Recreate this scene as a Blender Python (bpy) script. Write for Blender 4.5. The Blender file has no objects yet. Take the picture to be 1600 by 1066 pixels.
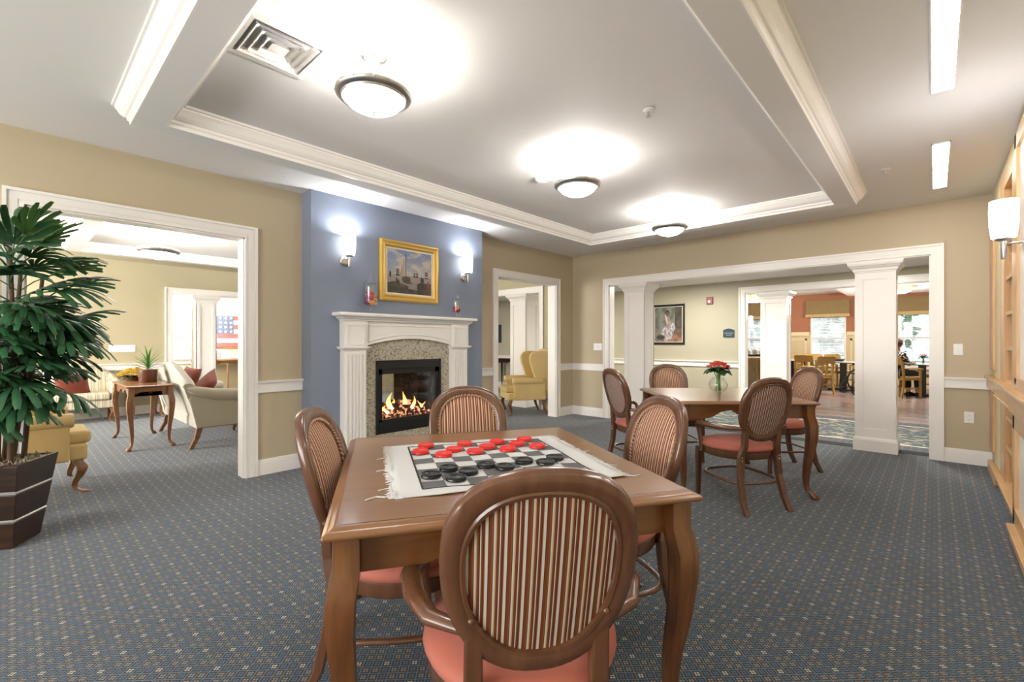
import bpy, bmesh, math, random
from mathutils import Vector, Matrix, Euler
PI = math.pi
R = math.radians
scene = bpy.context.scene
COL = scene.collection
random.seed(7)

# ------------------------------------------------------------------ camera, world, exposure
cd = bpy.data.cameras.new('camera')
cam = bpy.data.objects.new('camera', cd)
COL.objects.link(cam)
cam.location = (0, 0, 1.25)
cam.rotation_euler = (R(90), 0, math.atan(660 / 718.0))
cd.sensor_width = 36.0
cd.lens = 718.0 / 1600 * 36.0
cd.shift_y = 2.0 / 1600
cd.clip_start = 0.05
scene.camera = cam

w = bpy.data.worlds.new('world')
scene.world = w
w.use_nodes = True
w.node_tree.nodes['Background'].inputs[0].default_value = (0.80, 0.90, 1.0, 1)
w.node_tree.nodes['Background'].inputs[1].default_value = 0.30
scene.view_settings.view_transform = 'Standard'
scene.view_settings.look = 'None'
scene.view_settings.gamma = 1
scene.view_settings.use_curve_mapping = False
scene.view_settings.exposure = 2.15


def area(name, loc, rot, sx, sy, energy, color=(1, 1, 1)):
    l = bpy.data.lights.new(name, 'AREA')
    l.shape = 'RECTANGLE'
    l.size, l.size_y = sx, sy
    l.energy = energy
    l.color = color
    o = bpy.data.objects.new(name, l)
    COL.objects.link(o)
    o.location = loc
    o.rotation_euler = rot
    return o


# added fill behind the camera and in the left room; daylight for dining windows
area('fill_near', (-2.2, -3.55, 1.5), (R(90), 0, 0), 4.4, 1.9, 60, (1.0, 0.97, 0.93))
area('fill_left_room', (-8.2, -3.05, 1.5), (R(90), 0, 0), 2.6, 1.8, 100, (1.0, 0.97, 0.92))
area('daylight_dining', (-1.5, 20.5, 6.5), (R(-48), 0, 0), 10.0, 4.0, 480, (0.86, 0.93, 1.0))


def point(name, loc, energy, radius, color=(1, 0.96, 0.9)):
    l = bpy.data.lights.new(name, 'POINT')
    l.energy = energy
    l.shadow_soft_size = radius
    l.color = color
    o = bpy.data.objects.new(name, l)
    COL.objects.link(o)
    o.location = loc
    return o


# ------------------------------------------------------------------ materials
class NT:
    """tiny helper for node graphs"""
    def __init__(s, name, rough=0.5, metal=0.0, spec=0.5):
        s.m = bpy.data.materials.new(name)
        s.m.use_nodes = True
        s.t = s.m.node_tree
        s.b = s.t.nodes['Principled BSDF']
        s.b.inputs['Roughness'].default_value = rough
        s.b.inputs['Metallic'].default_value = metal
        s.b.inputs['Specular IOR Level'].default_value = spec

    def n(s, typ, **kw):
        x = s.t.nodes.new(typ)
        for k, v in kw.items():
            setattr(x, k, v)
        return x

    def put(s, sock, v):
        if isinstance(v, (int, float)):
            sock.default_value = v
        elif isinstance(v, (tuple, list)):
            sock.default_value = tuple(v) if len(v) == len(sock.default_value) else tuple(v) + (1,)
        else:
            s.t.links.new(v, sock)

    def math(s, op, a, b=0.0, c=None):
        x = s.n('ShaderNodeMath', operation=op)
        s.put(x.inputs[0], a)
        s.put(x.inputs[1], b)
        if c is not None:
            s.put(x.inputs[2], c)
        return x.outputs[0]

    def mix(s, f, a, b, blend='MIX'):
        x = s.n('ShaderNodeMix', data_type='RGBA', blend_type=blend)
        s.put(x.inputs[0], f)
        s.put(x.inputs[6], a)
        s.put(x.inputs[7], b)
        return x.outputs[2]

    def coord(s, kind='Object', scale=(1, 1, 1), rot=(0, 0, 0)):
        tc = s.n('ShaderNodeTexCoord')
        mp = s.n('ShaderNodeMapping')
        mp.inputs['Scale'].default_value = scale
        mp.inputs['Rotation'].default_value = rot
        s.t.links.new(tc.outputs[kind], mp.inputs[0])
        return mp.outputs[0]

    def noise(s, vec, scale, detail=3, out=0, dist=0.0):
        x = s.n('ShaderNodeTexNoise')
        s.put(x.inputs['Vector'], vec)
        x.inputs['Scale'].default_value = scale
        x.inputs['Detail'].default_value = detail
        x.inputs['Distortion'].default_value = dist
        return x.outputs[out]

    def ramp(s, f, stops, interp='LINEAR'):
        x = s.n('ShaderNodeValToRGB')
        x.color_ramp.interpolation = interp
        els = x.color_ramp.elements
        while len(els) < len(stops):
            els.new(0.5)
        for e, (p, c) in zip(els, stops):
            e.position = p
            e.color = tuple(c) + (1,) if len(c) == 3 else c
        s.put(x.inputs[0], f)
        return x.outputs[0]

    def sep(s, vec):
        x = s.n('ShaderNodeSeparateXYZ')
        s.put(x.inputs[0], vec)
        return x.outputs

    def color(s, v):
        s.put(s.b.inputs['Base Color'], v)
        return s

    def bump(s, h, strength=0.2, dist=0.002):
        x = s.n('ShaderNodeBump')
        x.inputs['Strength'].default_value = strength
        x.inputs['Distance'].default_value = dist
        s.put(x.inputs['Height'], h)
        s.t.links.new(x.outputs[0], s.b.inputs['Normal'])
        return s


def paint(name, c, rough=0.6, var=0.03, spec=0.3):
    q = NT(name, rough, 0, spec)
    v = q.coord()
    n = q.noise(v, 2.0, 4)
    c2 = tuple(x * (1 - 2 * var) for x in c)
    q.color(q.mix(n, c2, tuple(min(1, x * (1 + 1.2 * var)) for x in c)))
    q.bump(q.noise(v, 300, 2), 0.06, 0.001)
    return q.m


def plain(name, c, rough=0.5, metal=0.0, spec=0.5):
    q = NT(name, rough, metal, spec)
    v = q.coord()
    q.color(q.mix(q.noise(v, 30, 2), tuple(x * 0.93 for x in c), tuple(min(1, x * 1.05) for x in c)))
    return q.m


def wood(name, dark, light, axis=0, rough=0.3, scale=1.0, coat=0.3, spec=0.5):
    q = NT(name, rough, 0, spec)
    sc = [14 * scale] * 3
    sc[axis] = 1.2 * scale
    v = q.coord('Object', tuple(sc))
    n = q.noise(v, 2.2, 6, 0, 0.8)
    n2 = q.noise(q.coord('Object', (2, 2, 2)), 1.5, 2)
    f = q.math('MULTIPLY_ADD', n2, 0.35, q.math('MULTIPLY', n, 0.65))
    q.color(q.ramp(f, [(0.30, dark), (0.68, light)]))
    q.b.inputs['Coat Weight'].default_value = coat
    q.b.inputs['Coat Roughness'].default_value = 0.12
    q.bump(n, 0.04, 0.001)
    return q.m


def fabric(name, c, scale=500, rough=0.85, sheen=0.2):
    q = NT(name, rough, 0, 0.2)
    v = q.coord()
    n = q.noise(v, scale, 2)
    q.color(q.mix(q.noise(v, 6, 3), tuple(x * 0.88 for x in c), tuple(min(1, x * 1.06) for x in c)))
    q.b.inputs['Sheen Weight'].default_value = sheen
    q.bump(n, 0.25, 0.001)
    return q.m


def emit(name, c, strength, base=(0.9, 0.9, 0.9)):
    q = NT(name, 0.4)
    q.color(base)
    q.b.inputs['Emission Color'].default_value = tuple(c) + (1,)
    q.b.inputs['Emission Strength'].default_value = strength
    return q.m


def glass(name, c=(1, 1, 1), rough=0.0, ior=1.45):
    q = NT(name, rough)
    q.color(c)
    q.b.inputs['Transmission Weight'].default_value = 1.0
    q.b.inputs['IOR'].default_value = ior
    return q.m


M = {}
M['wall'] = paint('wall_tan', (0.51, 0.425, 0.292), 0.55, 0.02)
M['wall_hall'] = paint('wall_olive_cream', (0.47, 0.415, 0.27), 0.55, 0.02)
M['wall_far'] = paint('wall_sage', (0.43, 0.395, 0.295), 0.55, 0.02)
M['cream'] = paint('wall_cream', (0.72, 0.62, 0.40), 0.55, 0.02)
M['terra'] = paint('wall_terracotta', (0.35, 0.145, 0.075), 0.6, 0.04)
M['wains'] = paint('wainscot_sand', (0.60, 0.50, 0.30), 0.5, 0.02)
M['blue'] = paint('breast_blue', (0.215, 0.25, 0.325), 0.45, 0.02, 0.4)
M['ceil'] = paint('ceiling_white', (0.80, 0.785, 0.77), 0.7, 0.012)
M['trim'] = paint('trim_white', (0.86, 0.83, 0.785), 0.3, 0.01, 0.5)
M['trimdark'] = paint('trim_shadow_gap', (0.30, 0.28, 0.26), 0.6, 0.01)
M['oak'] = wood('light_oak', (0.50, 0.28, 0.115), (0.66, 0.42, 0.20), 2, 0.35, 1.0, 0.15)
M['oakh'] = wood('light_oak_flat', (0.50, 0.28, 0.115), (0.66, 0.42, 0.20), 1, 0.35, 1.0, 0.15)
M['top'] = wood('table_top_maple', (0.195, 0.090, 0.038), (0.240, 0.116, 0.050), 0, 0.28, 0.8, 0.35)
M['apron'] = wood('table_apron', (0.125, 0.045, 0.012), (0.20, 0.080, 0.022), 0, 0.28, 1.0, 0.4)
M['leg'] = wood('table_leg', (0.085, 0.030, 0.009), (0.185, 0.072, 0.021), 2, 0.25, 1.0, 0.5)
M['chair'] = wood('chair_beech', (0.090, 0.036, 0.017), (0.135, 0.058, 0.028), 2, 0.27, 1.0, 0.5)
M['chairy'] = wood('dining_chair_oak', (0.36, 0.22, 0.05), (0.50, 0.32, 0.09), 2, 0.4, 1.0, 0.1)
M['darkwood'] = wood('planter_espresso', (0.012, 0.007, 0.005), (0.050, 0.022, 0.010), 0, 0.3, 1.0, 0.3)
M['brownwood'] = wood('brown_side_wood', (0.17, 0.075, 0.03), (0.30, 0.14, 0.06), 0, 0.3, 1.0, 0.3)
M['coral'] = fabric('seat_coral', (0.44, 0.135, 0.095), 600, 0.55, 0.1)
M['yellow'] = fabric('yellow_leather', (0.66, 0.49, 0.22), 200, 0.42, 0.05)
M['sofa'] = fabric('cream_boucle', (0.52, 0.49, 0.41), 140, 0.9)
M['pillow'] = fabric('rust_pillow', (0.19, 0.040, 0.022), 400, 0.7)
M['nickel'] = plain('brushed_nickel', (0.62, 0.60, 0.57), 0.28, 1.0)
M['darknickel'] = plain('fixture_rim_metal', (0.55, 0.54, 0.52), 0.42, 1.0)
M['black'] = plain('black_metal', (0.012, 0.013, 0.012), 0.35, 0.0)
M['blackrub'] = plain('black_rubber', (0.015, 0.016, 0.017), 0.6)
M['white'] = plain('white_plastic', (0.84, 0.83, 0.81), 0.35)
M['greyp'] = plain('grey_plastic', (0.35, 0.35, 0.36), 0.4)
M['gold'] = plain('gold_frame', (0.66, 0.42, 0.10), 0.35, 0.55)
M['mat_board'] = plain('cream_mat', (0.75, 0.68, 0.52), 0.7)
def m_clear():
    q = NT('clear_glass', 0.02)
    tr, gl, mx, lw = q.n('ShaderNodeBsdfTransparent'), q.n('ShaderNodeBsdfGlossy'), q.n('ShaderNodeMixShader'), q.n('ShaderNodeLayerWeight')
    gl.inputs['Roughness'].default_value = 0.02
    tr.inputs['Color'].default_value = (0.97, 0.985, 0.98, 1)
    lw.inputs['Blend'].default_value = 0.5
    q.put(mx.inputs[0], q.math('MULTIPLY_ADD', q.math('POWER', lw.outputs['Facing'], 2.5), 0.42, 0.06))
    q.t.links.new(tr.outputs[0], mx.inputs[1])
    q.t.links.new(gl.outputs[0], mx.inputs[2])
    q.t.links.new(mx.outputs[0], q.t.nodes['Material Output'].inputs[0])
    return q.m


M['glass'] = m_clear()
M['bowl'] = emit('lit_bowl_glass', (1.0, 0.97, 0.92), 6.2)
M['shade'] = emit('lit_shade_glass', (1.0, 0.97, 0.93), 1.5)
M['tube'] = emit('lit_diffuser', (1.0, 0.98, 0.94), 8.0)
M['amber'] = emit('amber_shade', (1.0, 0.62, 0.22), 0.7, (0.8, 0.5, 0.2))
M['leaf'] = NT('palm_leaf', 0.32, 0, 0.5)
_v = M['leaf'].coord('Object', (1, 1, 1))
M['leaf'].color(M['leaf'].mix(M['leaf'].noise(_v, 12, 3), (0.012, 0.058, 0.026), (0.060, 0.175, 0.070)))
M['leaf'] = M['leaf'].m
M['leafl'] = plain('palm_leaf_light', (0.09, 0.20, 0.055), 0.4)
M['cane'] = plain('palm_cane', (0.10, 0.060, 0.028), 0.8)
M['moss'] = plain('moss_topping', (0.34, 0.28, 0.19), 0.95)
M['yucca'] = plain('yucca_leaf', (0.10, 0.26, 0.04), 0.4)
M['potred'] = plain('brown_pot', (0.13, 0.045, 0.022), 0.3)
M['petaly'] = plain('yellow_petal', (0.85, 0.62, 0.06), 0.6)
M['petalr'] = plain('coral_petal', (0.84, 0.21, 0.17), 0.6)
M['flleaf'] = plain('flower_leaf', (0.025, 0.085, 0.04), 0.45)
M['stemg'] = plain('stem_green', (0.13, 0.25, 0.05), 0.5)
M['red'] = plain('red_checker', (0.66, 0.025, 0.018), 0.3)
M['blk'] = plain('black_checker', (0.012, 0.013, 0.015), 0.25)
M['alarm'] = plain('alarm_red', (0.22, 0.025, 0.02), 0.4)
M['navy'] = plain('navy_sign', (0.012, 0.04, 0.06), 0.5)
M['val'] = fabric('valance_olive', (0.25, 0.18, 0.085), 300)
M['valb'] = fabric('valance_band', (0.50, 0.36, 0.16), 300)
M['blind'] = plain('blind_slat_white', (0.78, 0.84, 0.90), 0.4)
M['tabletop'] = plain('laminate_top', (0.55, 0.55, 0.56), 0.15)
M['greyseat'] = fabric('grey_vinyl', (0.25, 0.30, 0.33), 100, 0.5)
M['skin'] = plain('skin', (0.56, 0.30, 0.19), 0.5)
M['hair'] = plain('brown_hair', (0.09, 0.045, 0.025), 0.6)
M['slacks'] = fabric('dark_slacks', (0.02, 0.02, 0.03), 300)
M['hedge'] = plain('hedge_leaf', (0.14, 0.30, 0.14), 0.8)
M['grass'] = plain('lawn', (0.20, 0.30, 0.12), 0.9)
M['soot'] = plain('firebox_soot', (0.035, 0.032, 0.027), 0.9)
M['dish'] = plain('white_china', (0.85, 0.84, 0.80), 0.2)


def m_stripes(front=False):
    q = NT('stripe_upholstery', 0.75, 0, 0.15)
    x = q.sep(q.coord())[0]
    f = q.math('FRACT', q.math('ADD', q.math('DIVIDE', x, 0.0395), 20.13))
    g = (0.50, 0.46, 0.42)
    d = (0.030, 0.015, 0.012)
    r1 = (0.150, 0.040, 0.014)
    r2 = (0.200, 0.065, 0.026)
    y = (0.40, 0.27, 0.14)
    if front:
        g, y, d, r2 = (0.62, 0.46, 0.34), (0.55, 0.36, 0.22), (0.16, 0.07, 0.04), (0.42, 0.20, 0.11)
    c = q.ramp(f, [(0, g), (0.15, d), (0.185, r1), (0.33, r2), (0.40, d), (0.43, g), (0.52, y), (0.585, r1),
                   (0.70, d), (0.74, g), (0.80, r1), (0.90, d), (0.94, r2)], 'CONSTANT')
    q.color(c)
    q.bump(q.noise(q.coord(), 500, 2), 0.25, 0.001)
    return q.m


def m_stripes_cream():
    q = NT('cream_stripe_upholstery', 0.8, 0, 0.15)
    x = q.sep(q.coord())[0]
    f = q.math('FRACT', q.math('ADD', q.math('DIVIDE', x, 0.085), 20.0))
    q.color(q.ramp(f, [(0, (0.62, 0.55, 0.40)), (0.22, (0.40, 0.34, 0.22)), (0.30, (0.62, 0.55, 0.40)), (0.42, (0.23, 0.19, 0.13)),
                       (0.47, (0.62, 0.56, 0.42)), (0.66, (0.44, 0.38, 0.25)), (0.82, (0.70, 0.64, 0.50))], 'CONSTANT'))
    q.bump(q.noise(q.coord(), 400, 2), 0.25, 0.001)
    return q.m


def m_carpet():
    q = NT('carpet_navy_lattice', 0.92, 0, 0.1)
    c = 0.0358
    v = q.coord('Object', (1 / c, 1 / c, 1), (0, 0, R(45)))
    o = q.sep(v)
    fl = [q.math('FLOOR', o[k]) for k in (0, 1)]
    uv = [q.math('ABSOLUTE', q.math('SUBTRACT', q.math('FRACT', o[k]), 0.5)) for k in (0, 1)]
    md = [q.math('LESS_THAN', q.math('FLOORED_MODULO', fl[k], 3.0), 0.5) for k in (0, 1)]
    both = q.math('MULTIPLY', md[0], md[1])
    one = q.math('MAXIMUM', md[0], md[1])
    dx = [q.math('SUBTRACT', uv[k], 0.15) for k in (0, 1)]
    r = q.math('SQRT', q.math('ADD', q.math('MULTIPLY', dx[0], dx[0]), q.math('MULTIPLY', dx[1], dx[1])))
    petal = q.math('LESS_THAN', r, 0.125)
    line = q.math('GREATER_THAN', q.math('MAXIMUM', uv[0], uv[1]), 0.442)
    halo = q.math('GREATER_THAN', q.math('MAXIMUM', uv[0], uv[1]), 0.34)
    fc = q.mix(one, (0.30, 0.235, 0.17), (0.095, 0.140, 0.205))
    fc = q.mix(both, fc, (0.56, 0.49, 0.36))
    base = q.mix(halo, (0.005, 0.009, 0.015), (0.012, 0.024, 0.037))
    col = q.mix(petal, base, fc)
    col = q.mix(line, col, (0.120, 0.165, 0.215))
    big = q.noise(q.coord(), 1.3, 3)
    fine = q.noise(q.coord(), 700, 2)
    hs = q.n('ShaderNodeHueSaturation')
    q.put(hs.inputs['Value'], q.math('MULTIPLY_ADD', big, 0.45, 0.62))
    q.put(hs.inputs['Color'], col)
    q.color(hs.outputs[0])
    q.b.inputs['Sheen Weight'].default_value = 0.25
    q.b.inputs['Sheen Roughness'].default_value = 0.5
    q.bump(fine, 0.5, 0.003)
    return q.m


def m_border():
    q = NT('carpet_leaf_border', 0.9, 0, 0.1)
    v = q.coord('Object', (5.0, 9.0, 1))
    vo = q.n('ShaderNodeTexVoronoi')
    q.put(vo.inputs['Vector'], v)
    vo.inputs['Scale'].default_value = 1.6
    n = q.noise(v, 2.5, 4, 0, 1.5)
    f = q.math('ADD', q.math('MULTIPLY', vo.outputs[0], 0.6), q.math('MULTIPLY', n, 0.6))
    q.color(q.ramp(f, [(0.34, (0.30, 0.27, 0.18)), (0.42, (0.13, 0.14, 0.13)), (0.46, (0.060, 0.085, 0.11)), (0.66, (0.085, 0.11, 0.125)), (0.72, (0.31, 0.28, 0.20))]))
    return q.m


def m_granite():
    q = NT('speckled_granite', 0.25, 0, 0.5)
    v = q.coord()
    vo = q.n('ShaderNodeTexVoronoi')
    q.put(vo.inputs['Vector'], v)
    vo.inputs['Scale'].default_value = 95
    n = q.noise(v, 55, 5)
    c = q.ramp(n, [(0.34, (0.18, 0.15, 0.11)), (0.44, (0.40, 0.36, 0.27)), (0.54, (0.56, 0.52, 0.42)), (0.66, (0.42, 0.35, 0.25))])
    bl = q.math('LESS_THAN', q.noise(v, 130, 3), 0.36)
    q.color(q.mix(bl, c, (0.05, 0.045, 0.04)))
    return q.m


def m_vinyl():
    q = NT('vinyl_plank_floor', 0.22, 0, 0.5)
    v = q.coord()
    o = q.sep(v)
    row = q.math('FLOOR', q.math('DIVIDE', o[1], 0.16))
    wn = q.n('ShaderNodeTexWhiteNoise', noise_dimensions='1D')
    q.put(wn.inputs['W'], row)
    n = q.noise(q.coord('Object', (0.6, 8, 1)), 2, 4)
    c = q.ramp(q.math('ADD', q.math('MULTIPLY', wn.outputs[0], 0.5), q.math('MULTIPLY', n, 0.5)),
               [(0.3, (0.27, 0.185, 0.165)), (0.7, (0.38, 0.29, 0.27))])
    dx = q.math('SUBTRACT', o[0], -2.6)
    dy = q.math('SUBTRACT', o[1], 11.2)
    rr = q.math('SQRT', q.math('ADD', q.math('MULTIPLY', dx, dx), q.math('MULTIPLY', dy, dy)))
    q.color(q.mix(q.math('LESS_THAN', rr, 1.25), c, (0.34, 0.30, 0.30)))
    return q.m


def m_blouse():
    q = NT('patterned_blouse', 0.8, 0, 0.2)
    vo = q.n('ShaderNodeTexVoronoi')
    q.put(vo.inputs['Vector'], q.coord())
    vo.inputs['Scale'].default_value = 22
    q.color(q.ramp(vo.outputs[0], [(0.0, (0.75, 0.72, 0.66)), (0.42, (0.02, 0.02, 0.02))], 'CONSTANT'))
    return q.m


def m_woven(name, c):
    q = NT(name, 0.9, 0, 0.1)
    o = q.sep(q.coord())
    a = q.math('SINE', q.math('MULTIPLY', o[0], 1100))
    b = q.math('SINE', q.math('MULTIPLY', o[1], 1100))
    h = q.math('MULTIPLY', a, b)
    q.color(q.mix(q.math('MULTIPLY_ADD', h, 0.3, 0.5), tuple(x * 0.8 for x in c), c))
    q.bump(h, 0.7, 0.003)
    return q.m


def m_vcol(name, rough=0.6):
    q = NT(name, rough, 0, 0.3)
    a = q.n('ShaderNodeVertexColor', layer_name='Col')
    q.put(q.b.inputs['Base Color'], a.outputs[0])
    return q.m


def m_flame():
    q = NT('flame', 0.5)
    z = q.sep(q.coord('Generated'))[2]
    c = q.ramp(z, [(0, (1.0, 0.9, 0.7)), (0.35, (1.0, 0.75, 0.30)), (0.75, (1.0, 0.42, 0.08)), (1.0, (0.7, 0.2, 0.03))])
    q.put(q.b.inputs['Emission Color'], c)
    q.b.inputs['Emission Strength'].default_value = 0.62
    q.color((0.8, 0.4, 0.1))
    q.b.inputs['Alpha'].default_value = 0.75
    return q.m


def m_ember():
    q = NT('embers', 0.9)
    n = q.noise(q.coord(), 22, 4)
    q.color(q.ramp(n, [(0.4, (0.03, 0.02, 0.02)), (0.6, (0.25, 0.10, 0.06))]))
    q.put(q.b.inputs['Emission Color'], (1.0, 0.36, 0.16, 1))
    q.put(q.b.inputs['Emission Strength'], q.math('MULTIPLY', q.math('GREATER_THAN', n, 0.55), 0.35))
    return q.m


M['stripe'] = m_stripes()
M['stripe_front'] = m_stripes(True)
M['piping'] = plain('twisted_piping', (0.40, 0.24, 0.16), 0.6)
M['cstripe'] = m_stripes_cream()
M['carpet'] = m_carpet()
M['border'] = m_border()
M['granite'] = m_granite()
M['vinyl'] = m_vinyl()
M['blouse'] = m_blouse()
M['weave_w'] = m_woven('woven_white', (0.86, 0.86, 0.85))
M['weave_g'] = m_woven('woven_grey', (0.20, 0.20, 0.20))
M['weave_d'] = m_woven('woven_dark', (0.075, 0.075, 0.075))
M['vcol'] = m_vcol('painted_canvas')
M['flame'] = m_flame()
M['ember'] = m_ember()


# ------------------------------------------------------------------ mesh helpers
def tag(o, label=None, cat=None, group=None, kind=None):
    if label:
        o['label'] = label
    if cat:
        o['category'] = cat
    if group:
        o['group'] = group
    if kind:
        o['kind'] = kind
    return o


def empty(name, loc=(0, 0, 0), rz=0.0):
    o = bpy.data.objects.new(name, None)
    o.empty_display_size = 0.1
    COL.objects.link(o)
    o.location = loc
    o.rotation_euler = (0, 0, rz)
    return o


class MB:
    def __init__(s):
        s.v, s.f, s.mi = [], [], []
        s.cur = 0

    def add(s, vs, fs):
        b = len(s.v)
        s.v += [tuple(p) for p in vs]
        for f in fs:
            s.f.append([b + i for i in f])
            s.mi.append(s.cur)
        return s

    def box(s, x0, x1, y0, y1, z0, z1):
        x0, x1 = min(x0, x1), max(x0, x1)
        y0, y1 = min(y0, y1), max(y0, y1)
        z0, z1 = min(z0, z1), max(z0, z1)
        return s.add([(x0, y0, z0), (x1, y0, z0), (x1, y1, z0), (x0, y1, z0), (x0, y0, z1), (x1, y0, z1), (x1, y1, z1), (x0, y1, z1)],
                     [(0, 3, 2, 1), (4, 5, 6, 7), (0, 1, 5, 4), (1, 2, 6, 5), (2, 3, 7, 6), (3, 0, 4, 7)])

    def loft(s, rings, close=True, cap=True):
        n = len(rings[0])
        vs = [p for r in rings for p in r]
        fs = []
        for i in range(len(rings) - 1):
            for j in range(n if close else n - 1):
                k = (j + 1) % n
                fs.append((i * n + j, i * n + k, (i + 1) * n + k, (i + 1) * n + j))
        if cap and close:
            fs.append(tuple(range(n))[::-1])
            fs.append(tuple((len(rings) - 1) * n + i for i in range(n)))
        return s.add(vs, fs)

    def lathe(s, prof, cx=0, cy=0, n=24, z0=0):
        rings = [[(cx + r * math.cos(2 * PI * k / n), cy + r * math.sin(2 * PI * k / n), z0 + z) for k in range(n)] for r, z in prof]
        return s.loft(rings)

    def tube(s, pts, rad, n=8, closed=False, flat=1.0, up=(0, 0, 1)):
        """sweep an ellipse (width rad, height rad*flat) along pts"""
        pts = [Vector(p) for p in pts]
        m = len(pts)
        rings = []
        for i, p in enumerate(pts):
            a = pts[(i - 1) % m] if (closed or i > 0) else pts[i]
            b = pts[(i + 1) % m] if (closed or i < m - 1) else pts[i]
            t = (b - a).normalized()
            u = Vector(up)
            if abs(t.dot(u)) > 0.97:
                u = Vector((1, 0, 0))
            sx = t.cross(u).normalized()
            sy = sx.cross(t).normalized()
            r = rad[i] if isinstance(rad, (list, tuple)) else rad
            rings.append([p + sx * (r * math.cos(2 * PI * k / n)) + sy * (r * flat * math.sin(2 * PI * k / n)) for k in range(n)])
        if closed:
            rings.append(rings[0])
        return s.loft(rings, True, not closed)

    def prism(s, poly, axis, a, b):
        """extrude a 2D polygon along an axis"""
        def P(p, t):
            if axis == 'x':
                return (t, p[0], p[1])
            if axis == 'y':
                return (p[0], t, p[1])
            return (p[0], p[1], t)
        n = len(poly)
        return s.loft([[P(p, a) for p in poly], [P(p, b) for p in poly]])

    def ball(s, c, r, n=10, m=7, sc=(1, 1, 1)):
        rings = []
        for i in range(m + 1):
            th = PI * i / m
            rr = max(0.02, math.sin(th))
            rings.append([(c[0] + sc[0] * r * rr * math.cos(2 * PI * k / n), c[1] + sc[1] * r * rr * math.sin(2 * PI * k / n),
                           c[2] - sc[2] * r * math.cos(th)) for k in range(n)])
        return s.loft(rings)

    def mesh(s, name, mats, smooth=None):
        me = bpy.data.meshes.new(name)
        me.from_pydata(s.v, [], s.f)
        for m in mats:
            me.materials.append(m)
        if len(mats) > 1:
            me.polygons.foreach_set('material_index', s.mi)
        bm = bmesh.new()
        bm.from_mesh(me)
        bmesh.ops.recalc_face_normals(bm, faces=bm.faces)
        bm.to_mesh(me)
        bm.free()
        if smooth:
            me.polygons.foreach_set('use_smooth', [True] * len(me.polygons))
            me.set_sharp_from_angle(angle=R(smooth))
        me.update()
        return me

    def obj(s, name, mat, parent=None, smooth=None, bevel=0, seg=2, sub=0, loc=None, rz=0, **tags):
        mats = [mat] if not isinstance(mat, (list, tuple)) else mat
        o = bpy.data.objects.new(name, s.mesh(name, mats, smooth))
        COL.objects.link(o)
        if parent:
            o.parent = parent
        if loc:
            o.location = loc
        if rz:
            o.rotation_euler = (0, 0, rz)
        if bevel:
            b = o.modifiers.new('bevel', 'BEVEL')
            b.width = bevel
            b.segments = seg
            b.limit_method = 'ANGLE'
            b.angle_limit = R(35)
        if sub:
            b = o.modifiers.new('sub', 'SUBSURF')
            b.levels = b.render_levels = sub
        tag(o, **tags)
        return o


def dup(o, loc=None, rz=None, label=None, parent=None, top=True):
    c = o.copy()
    COL.objects.link(c)
    if parent:
        c.parent = parent
    if loc is not None:
        c.location = loc
    if rz is not None:
        c.rotation_euler = (0, 0, rz)
    if label:
        c['label'] = label
    for ch in o.children:
        dup(ch, parent=c, top=False)
    return c


def struct(name, mb, mat, **kw):
    return mb.obj(name, mat, kind='structure', **kw)


def text(name, body, size, mat, parent, loc, rot, ext=0.001, label=None):
    cu = bpy.data.curves.new(name, 'FONT')
    cu.body = body
    cu.size = size
    cu.align_x = 'CENTER'
    cu.align_y = 'CENTER'
    cu.extrude = ext
    o0 = bpy.data.objects.new(name, cu)
    COL.objects.link(o0)
    dg = bpy.context.evaluated_depsgraph_get()
    me = bpy.data.meshes.new_from_object(o0.evaluated_get(dg))
    bpy.data.objects.remove(o0)
    me.name = name
    me.materials.clear()
    me.materials.append(mat)
    o = bpy.data.objects.new(name, me)
    COL.objects.link(o)
    o.parent = parent
    o.location = loc
    o.rotation_euler = rot
    if label:
        o['label'] = label
    return o


# ------------------------------------------------------------------ room constants (metres, camera at the origin)
XL, XR, YB, ZC = -4.67, 0.43, 6.65, 2.74      # fireplace wall, bookcase wall, back wall, ceiling
XF, YC, YD = -10.2, 9.25, 16.5                # far wall of left room, corridor wall, dining window wall
T = 0.14
YN = -3.2                                     # near wall, behind the camera

# floors
struct('floor', MB().box(-12.4, 1.4, YN, 6.83, -0.05, 0), M['carpet'])
struct('floor', MB().box(-12.4, 1.4, 6.83, 7.30, -0.05, 0.0), M['carpet'])
struct('floor', MB().box(-12.4, 1.4, 7.30, 9.02, -0.05, 0.0), M['border'])
struct('floor', MB().box(-12.4, 1.4, 9.02, 9.40, -0.05, 0.0), M['carpet'])
struct('floor', MB().box(-12.4, 1.4, 7.30, 7.335, 0.0, 0.002).box(-12.4, 1.4, 8.985, 9.02, 0.0, 0.002), M['mat_board'])
struct('trim_dark_strip', MB().box(-3.93, -0.04, 6.78, 6.97, 0, 0.004), M['weave_d'])  # dark strip across the floor of the back opening
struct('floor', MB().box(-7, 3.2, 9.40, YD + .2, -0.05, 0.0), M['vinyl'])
# ceilings
struct('ceiling', MB().box(-12.4, 1.4, YN, YB + T, ZC, ZC + 0.1), M['ceil'])
struct('ceiling', MB().box(-12.4, 1.4, YB + T, YC, 2.40, 2.5), M['ceil'])
mb = MB().box(-7, 3.2, YC + T, YD + .1, 2.70, 2.8)
mb.box(-1.75, 3.2, 12.6, 15.6, 2.52, 2.70)
struct('ceiling', mb, M['ceil'])

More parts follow.
